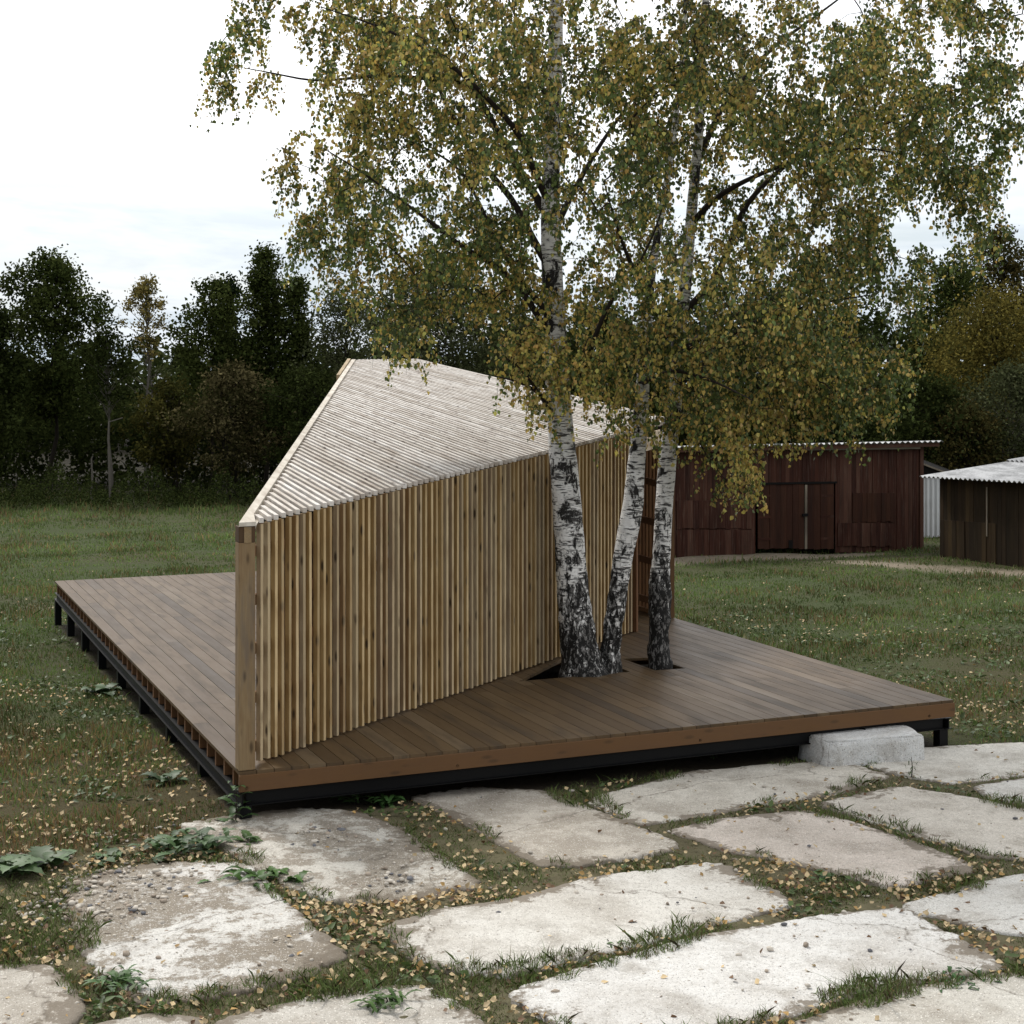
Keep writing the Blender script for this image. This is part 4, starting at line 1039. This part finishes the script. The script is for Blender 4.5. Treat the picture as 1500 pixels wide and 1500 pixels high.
bgtree('yellow_shrub', 248, 61, 560, 90, 690, 'round', 'olive', 'yellow brown leafy shrub at the foot of the slim birch', 2600, .15, cat='shrub', stems=3)
bgtree('broadleaf_tree', 308, 66, 412, 100, 640, 'round', 'green', 'bushy dark tree with a loose left side right of the slim yellow birch', 4200, .17)
bgtree('pine_tree', 335, 72, 408, 60, 600, 'cone', 'conifer', 'dark pine tip showing between the bushy tree and the pointed tree', 2600, .17)
bgtree('pointed_tree', 388, 67, 368, 112, 640, 'cone', 'green', 'tallest pointed green tree left of the pavilion roof', 7000, .16)
bgtree('pointed_tree', 434, 66, 414, 80, 650, 'cone', 'green', 'shorter pointed green tree just right of the tallest pointed one', 4600, .16)
bgtree('loose_tree', 505, 64, 420, 120, 640, 'column', 'grey', 'light airy tree rising behind the peak of the pavilion roof', 4800, .13, dens=1.1)
bgtree('speckled_shrub', 345, 59, 540, 130, 690, 'broad', 'fleck', 'brown speckled shrub in front of the pointed trees', 3600, .14, cat='shrub', stems=4)
bgtree('speckled_shrub', 455, 58, 545, 110, 700, 'round', 'dark', 'greenish shrub beside the left roof edge of the pavilion', 3200, .14, cat='shrub', stems=4)
bgtree('willow', 650, 60, 396, 210, 640, 'round', 'grey', 'wide rounded pale willow behind the pavilion roof', 12000, .13, cat='tree', clumpy=.6, dens=1.3)
bgtree('willow', 560, 70, 470, 110, 640, 'round', 'green', 'lower dark willow between airy tree and wide pale willow', 3000, .16)
bgtree('broadleaf_tree', 770, 66, 480, 130, 650, 'round', 'dark', 'dark tree behind the thickest birch stem', 3600, .18)
bgtree('broadleaf_tree', 880, 64, 450, 150, 660, 'broad', 'dark', 'dark tree behind the two nearer birch stems', 4000, .18)
bgtree('broadleaf_tree', 1010, 66, 440, 150, 660, 'round', 'dark', 'dark tree behind the rightmost birch stem', 4000, .18)
bgtree('broadleaf_tree', 1130, 62, 430, 170, 660, 'broad', 'dark', 'large dark tree behind the middle of the red shed roof', 5000, .18)
bgtree('broadleaf_tree', 1245, 60, 420, 170, 660, 'round', 'dark', 'large dark tree behind the right end of the red shed roof', 5200, .17)
bgtree('broadleaf_tree', 1385, 62, 372, 120, 640, 'round', 'green', 'rounded green tree above the gap between the two sheds', 5200, .16)
bgtree('russet_tree', 1465, 66, 340, 140, 620, 'broad', 'rust', 'tallest russet green tree at the right edge of the photo', 6000, .16)
bgtree('golden_willow', 1462, 54, 436, 190, 600, 'broad', 'ochre', 'golden brown drooping willow behind the brown shed', 9000, .12, clumpy=.7, dens=.85)
bgtree('grey_shrub', 1480, 50, 545, 130, 690, 'round', 'grey', 'grey green shrub directly above the brown shed roof', 4200, .12, cat='shrub', stems=4, pale=True)
bgtree('dark_shrub', 1345, 50, 560, 130, 700, 'round', 'dark', 'dark shrub at the right end of the red shed', 4200, .14, cat='shrub', stems=4)
bgtree('dark_shrub', 1415, 49, 600, 90, 700, 'round', 'rust', 'brownish shrub between dark shrub and grey green shrub', 2600, .12, cat='shrub', stems=4)
for k, (px, yt) in enumerate(((262, 505), (272, 512), (283, 508))):
    bgtree('spruce_tree', px, 190, yt, 16, 560, 'spire', 'conifer', 'tiny far spruce tips on the horizon beside the slim yellow birch', 700, .45, group='far spruces on the horizon')
# dead stems
def stem(px, D, pts, r, label):
    g = float(gz(D)); P = [np.array(((x-CX)/F*D, D, CH+(HY-y)/F*D)) for x, y in pts]; P[0][2] = g-.1
    th = thing('dead_stem', (P[0][0], D, g), label, 'dead tree'); tb = Tubes(); tb.add(P, np.linspace(r, r*.4, len(P)), 6); tb.build('trunk', M['palebark'], th)
stem(134, 58, [(134, 715), (135, 695), (134, 672), (136, 668)], .05, 'short pale dead stem left of the thin grey stemmed tree')
stem(162, 57, [(162, 715), (159, 660), (160, 618), (180, 612)], .05, 'bent pale dead trunk at the foot of the thin grey stemmed tree')
# undergrowth and far wood as masses
def mass(name, n, leaf, label, x0, x1, d0, d1, ytop_f, pal, cat, seed):
    rs = np.random.RandomState(seed); D = rs.uniform(d0, d1, n); px = rs.uniform(x0, x1, n); X_ = (px-CX)/F*D
    top = ytop_f(px)+14*np.sin(px*.05+seed)+9*np.sin(px*.13)+6*np.sin(px*.31+2); g = gz(D)
    zt = CH+(HY-top)/F*(d0+d1)/2; z = g+(zt-g)*rs.rand(n)**.8*(.8+.25*rs.rand(n))
    # clump
    pts = np.c_[X_, D, z]; keep_ = nz(pts, .9, seed+1) > -.75; pts = pts[keep_]; n = len(pts)
    V, Fc = leaf_cards(pts, unit(rs.randn(n, 3)+np.array((0, -.3, .5))), leaf*(.6+.8*rs.rand(n)), leaf*.65, rs=rs)
    pc = np.array(PAL[pal]); c = pc[rs.randint(0, len(pc), n)]*(.6+.8*rs.rand(n))[:, None]
    return tag(mk(name, V, Fc, M['bgleaf'], col=np.repeat(c, 6, 0)), label, cat, kind='stuff')
mass('undergrowth', 60000, .24, 'dark tangled undergrowth along the foot of the wood', -250, 1750, 68, 73, lambda x: 590+0*x, 'dark', 'undergrowth', 11)
mass('far_wood', 45000, .6, 'far wood reading as one dark band behind the nearer trees', -500, 2000, 100, 125, lambda x: np.where(x < 700, 520, 470)+0*x, 'dark', 'wood', 12)
mass('tall_weeds', 26000, .09, 'tall dark weeds at the edge of the meadow', -200, 560, 54, 62, lambda x: 697+0*x, 'dark', 'weeds', 13)

# ------------------------------------------------------------------ sheds
def boardwall(bx, p0, p1, zb0, zb1, zt0, zt1, w=.13, outn=None, depth=.025, gap=.004):
    p0 = np.array(p0[:2], float); p1 = np.array(p1[:2], float); L = np.linalg.norm(p1-p0); d = (p1-p0)/L; n = int(L/w); nn = np.array((d[1], -d[0], 0.))
    for i in range(n):
        s = (i+.5)/n; q = p0+d*L*s; b = zb0+(zb1-zb0)*s; tp = zt0+(zt1-zt0)*s
        o_ = nn*random.uniform(-.010, .010)
        bx.beam(np.array((*q, b+random.uniform(-.02, .02)))+o_, np.array((*q, tp))+o_, (*d, 0), L/n-gap, nn, depth)
D0, D1 = 37.9, 41.0
def sp_(px, D): return np.array(((px-CX)/F*D, D))
s0, s1 = sp_(930, D0-.9), sp_(1348, D1)
sd_dir = (s1-s0)/np.linalg.norm(s1-s0); sd_n = np.array((sd_dir[1], -sd_dir[0]))      # towards the viewer
def on(px):
    k = (px-CX)/F; # intersection of pixel column with shed front line
    tt_ = (k*s0[1]-s0[0])/(sd_dir[0]-k*sd_dir[1]); return s0+sd_dir*tt_
def hz_(px, py): q = on(px); return CH+(HY-py)/F*q[1]
shed = thing('red_shed', (*((s0+s1)/2), float(gz(39.5))), 'long dark red plank shed with double doors and corrugated roof', 'shed')
gl, gr_ = float(gz(s0[1]))-.05, float(gz(s1[1]))-.05
ztl, ztr = hz_(930, 664), hz_(1348, 655)
bx = Bx(); P0, P1 = on(930), on(1106); boardwall(bx, P0, P1, gl, gz(P1[1])-.05, ztl, hz_(1106, 661))
P2, P3 = on(1223), on(1348); boardwall(bx, P2, P3, gz(P2[1])-.05, gr_, hz_(1223, 658), ztr)
boardwall(bx, P1, P2, hz_(1106, 708), hz_(1223, 706), hz_(1106, 661), hz_(1223, 658))
bk = -sd_n*5
boardwall(bx, s1+np.array((.012, 0)), s1+bk+np.array((.012, 0)), gr_, gr_, ztr-.02, ztr-.3)
boardwall(bx, s0+bk, s0, gl, gl, ztl-.3, ztl)
boardwall(bx, s1+bk, s0+bk, gr_, gl, ztr-.3, ztl-.3, .3)
bx.build('wall', M['red'], shed)
# patched second layer of boards, lower on the wall
def patch(x0, x1, y0, y1, mt, name='board_patch'):
    bx = Bx(); a_, b_ = on(x0)+sd_n*.03, on(x1)+sd_n*.03; boardwall(bx, a_, b_, hz_(x0, y1), hz_(x1, y1), hz_(x0, y0), hz_(x1, y0), .15, depth=.02); bx.build(name, mt, shed)
patch(990, 1100, 776, 816, M['red']); patch(990, 1100, 733, 774, M['red']); patch(1248, 1310, 722, 764, M['reddoor']); patch(1226, 1308, 766, 800, M['red'])
for x0, x1 in ((1109, 1176.5), (1181.5, 1220)):
    a_, b_ = on(x0)+sd_n*.02, on(x1)+sd_n*.02
    bx = Bx(); boardwall(bx, a_, b_, hz_(x0, 804.5), hz_(x1, 803), hz_(x0, 709.5), hz_(x1, 708), .17, depth=.03); dr = bx.build('door', M['reddoor'], shed)
    for yy in (727, 758, 790):
        q0, q1 = (a_, a_+(b_-a_)*.28) if x0 < 1150 else (b_+(a_-b_)*.5, b_)
        bx = Bx(); bx.beam((*(q0+sd_n*.02), hz_(x0, yy)), (*(q1+sd_n*.02), hz_(x0, yy)), (*sd_n, 0), .012, UZ, .06); bx.build('strap_hinge', M['red'], dr)
bx = Bx(); q = on(1179)+sd_n*.04; bx.beam((*q, hz_(1179, 804)), (*q, hz_(1179, 710)), (*sd_dir, 0), .07, (*sd_n, 0), .03); ds = bx.build('door_batten', M['greywood'], shed)
bx = Bx(); q = on(1177)+sd_n*.07; bx.beam((*q, hz_(1177, 756)), (*q, hz_(1177, 752)), (*sd_dir, 0), .18, (*sd_n, 0), .03); bx.build('latch', M['steel'], ds)
bx = Bx(); q = on(1157)+sd_n*.042; bx.beam((*q, hz_(1157, 803)), (*q, hz_(1157, 791)), (*sd_dir, 0), .13, (*sd_n, 0), .012); bx.build('cat_hole', M['dark'], shed)
bx = Bx(); q0, q1 = on(1104)+sd_n*.04, on(1224)+sd_n*.04; bx.beam((*q0, hz_(1104, 708.5)), (*q1, hz_(1224, 706.5)), (*sd_n, 0), .05, UZ, .05); bx.build('door_lintel', M['dark'], shed)
bx = Bx(); q0, q1 = on(1155)+sd_n*.20, on(1340)+sd_n*.20; bx.beam((*q0, hz_(1155, 658)), (*q1, hz_(1340, 655.5)), (*sd_n, 0), .04, UZ, .055); bx.build('eaves_batten', M['greywood'], shed)
bx = Bx(); q0, q1 = on(930)+sd_n*.3, on(1364)+sd_n*.3; bx.beam((*q0, hz_(930, 660)), (*q1, hz_(1364, 650.5)), (*sd_n, 0), .03, UZ, .10); bx.build('eaves_board', M['red'], shed)
bx = Bx(); q = s1+sd_dir*.02+sd_n*.03; bx.beam((*q, gr_), (*q, ztr), (*sd_dir, 0), .12, (*sd_n, 0), .03, .95); bx.build('corner_board', M['red'], shed)
def corr(name, p00, p10, p01, p11, wl, amp, mt, parent, th=.008, nv=10):
    """corrugated sheet: waves run across p0->p1, flutes along 0->1"""
    p00, p10, p01, p11 = [np.array(p, float) for p in (p00, p10, p01, p11)]
    L = np.linalg.norm(p10-p00); nu = int(L/wl*8); V = []; nrm = unit(np.cross(p10-p00, p01-p00)); nrm = nrm if abs(nrm[2]) < .3 or nrm[2] > 0 else -nrm
    for side_ in (0, 1):
        for j in range(nv+1):
            for i in range(nu+1):
                u_, v_ = i/nu, j/nv; q = (p00*(1-u_)+p10*u_)*(1-v_)+(p01*(1-u_)+p11*u_)*v_
                V.append(q+nrm*(amp*math.sin(u_*L/wl*2*pi)-side_*th))
    m = (nu+1)*(nv+1); Fc = []
    for j in range(nv):
        for i in range(nu):
            a_ = j*(nu+1)+i; Fc.append((a_, a_+1, a_+nu+2, a_+nu+1)); Fc.append((m+a_, m+a_+nu+1, m+a_+nu+2, m+a_+1))
    for i in range(nu): Fc.append((i, m+i, m+i+1, i+1)); a_ = nv*(nu+1)+i; Fc.append((a_, a_+1, m+a_+1, m+a_))
    for j in range(nv): a_ = j*(nu+1); Fc.append((a_, a_+nu+1, m+a_+nu+1, m+a_)); a_ += nu; Fc.append((a_, m+a_, m+a_+nu+1, a_+nu+1))
    o = mk(name, V, Fc, mt, parent)
    return o
e0, e1 = on(925)+sd_n*.42, on(1366)+sd_n*.42
zA, zB = hz_(925, 654.5)-.0, hz_(1366, 645.5)
def v3(p, z): return np.array((p[0], p[1], z))
corr('roof', v3(e0, zA), v3(e1, zB), v3(e0+bk*1.18, zA-.35), v3(e1+bk*1.18, zB-.35), .19, .024, M['slate'], shed)
# white metal building between the sheds
D2 = 44.0
a_, b_ = sp_(1335, D2), sp_(1400, D2)
wb_ = thing('metal_shed', (*a_, float(gz(D2))), 'white corrugated metal shed end between the red and the brown shed', 'shed')
zt_ = CH+(HY-696)/F*D2; g2 = float(gz(D2))-.05
corr('wall', v3(a_, g2), v3(b_, g2), v3(a_, zt_), v3(b_, zt_), .14, .018, M['whitesheet'], wb_)
corr('wall', v3(b_, g2), v3(b_+np.array((.9, 3)), g2), v3(b_, zt_), v3(b_+np.array((.9, 3)), zt_), .14, .018, M['whitesheet'], wb_)
zr = CH+(HY-679)/F*D2; mx = sp_(1342, D2)
bx = Bx(); 
Vg = [v3(sp_(1330, D2)-np.array((0, .05)), zt_+.02), v3(sp_(1405, D2)-np.array((0, .05)), zt_-.08), v3(sp_(1350, D2)-np.array((0, .05)), zr), v3(sp_(1338, D2)-np.array((0, .05)), zr)]
Vg += [v+np.array((.8, 3.5, 0)) for v in Vg]
mk('gable_roof', Vg, [(0, 1, 2, 3), (7, 6, 5, 4), (0, 4, 5, 1), (1, 5, 6, 2), (2, 6, 7, 3), (3, 7, 4, 0)], M['dark'], wb_)
bx = Bx(); bx.beam(Vg[2]-np.array((0, .03, 0)), Vg[1]-np.array((0, .03, 0)), (0, 1, 0), .04, UZ, .05); bx.build('verge_board', M['greywood'], wb_)
# brown shed
q0 = sp_(1377, 37.6); q1 = sp_(1500, 34.6); dr_ = (q1-q0)/np.linalg.norm(q1-q0); q2 = q0+dr_*6.0; bkk = np.array((-dr_[1], dr_[0])); bkk = bkk if bkk[1] > 0 else -bkk
bs_ = thing('brown_shed', (*q0, float(gz(37.6))), 'low dark brown plank shed with pale corrugated roof at right', 'shed')
zt0 = CH+(HY-700)/F*37.6; zt1 = CH+(HY-706)/F*34.6; sl = (zt1-zt0)/np.linalg.norm(q1-q0)
g0, g1 = float(gz(37.6))-.06, float(gz(34.6))-.02; gs = (g1-g0)/np.linalg.norm(q1-q0)
bx = Bx(); boardwall(bx, q0, q2, g0, g0+gs*6, zt0+.02, zt0+sl*6+.02, .15); boardwall(bx, q0+bkk*4.4, q0+bkk*.02, g0, g0, zt0+.35, zt0, .15)
boardwall(bx, q2, q2+bkk*4.4, g0, g0, zt0, zt0+.4, .15); bx.build('wall', M['brown'], bs_)
nf = -bkk
bx = Bx(); boardwall(bx, q0+dr_*.05+nf*.03, q0+dr_*2.2+nf*.03, g0, g0+gs*2, g0+1.0, g0+gs*2+1.0, .16, depth=.02); bx.build('board_patch', M['brown'], bs_)
bx = Bx(); p = q0+dr_*1.9+nf*.045; bx.beam(v3(p, zt0-1.25), v3(p, zt0-.1), (*dr_, 0), .035, (*nf, 0), .02, 1.0); bx.build('wall_batten', M['greywood'], bs_)
ea, eb = q0-dr_*.35+nf*.35, q2+nf*.35; zs = zt0+.02; ze = zt0+sl*6.3
rise = .62; m_ = .52
corr('roof', v3(ea, zs), v3(eb, ze), v3(ea+bkk*2.7, zs+rise*m_), v3(eb+bkk*2.7, ze+rise*m_), .18, .024, M['slate'], bs_)
corr('roof', v3(ea+bkk*2.55+dr_*.02, zs+rise*m_+.03), v3(eb+bkk*2.55, ze+rise*m_+.03), v3(ea+bkk*5.0, zs+rise+.03), v3(eb+bkk*5.0, ze+rise+.03), .18, .024, M['slate'], bs_)
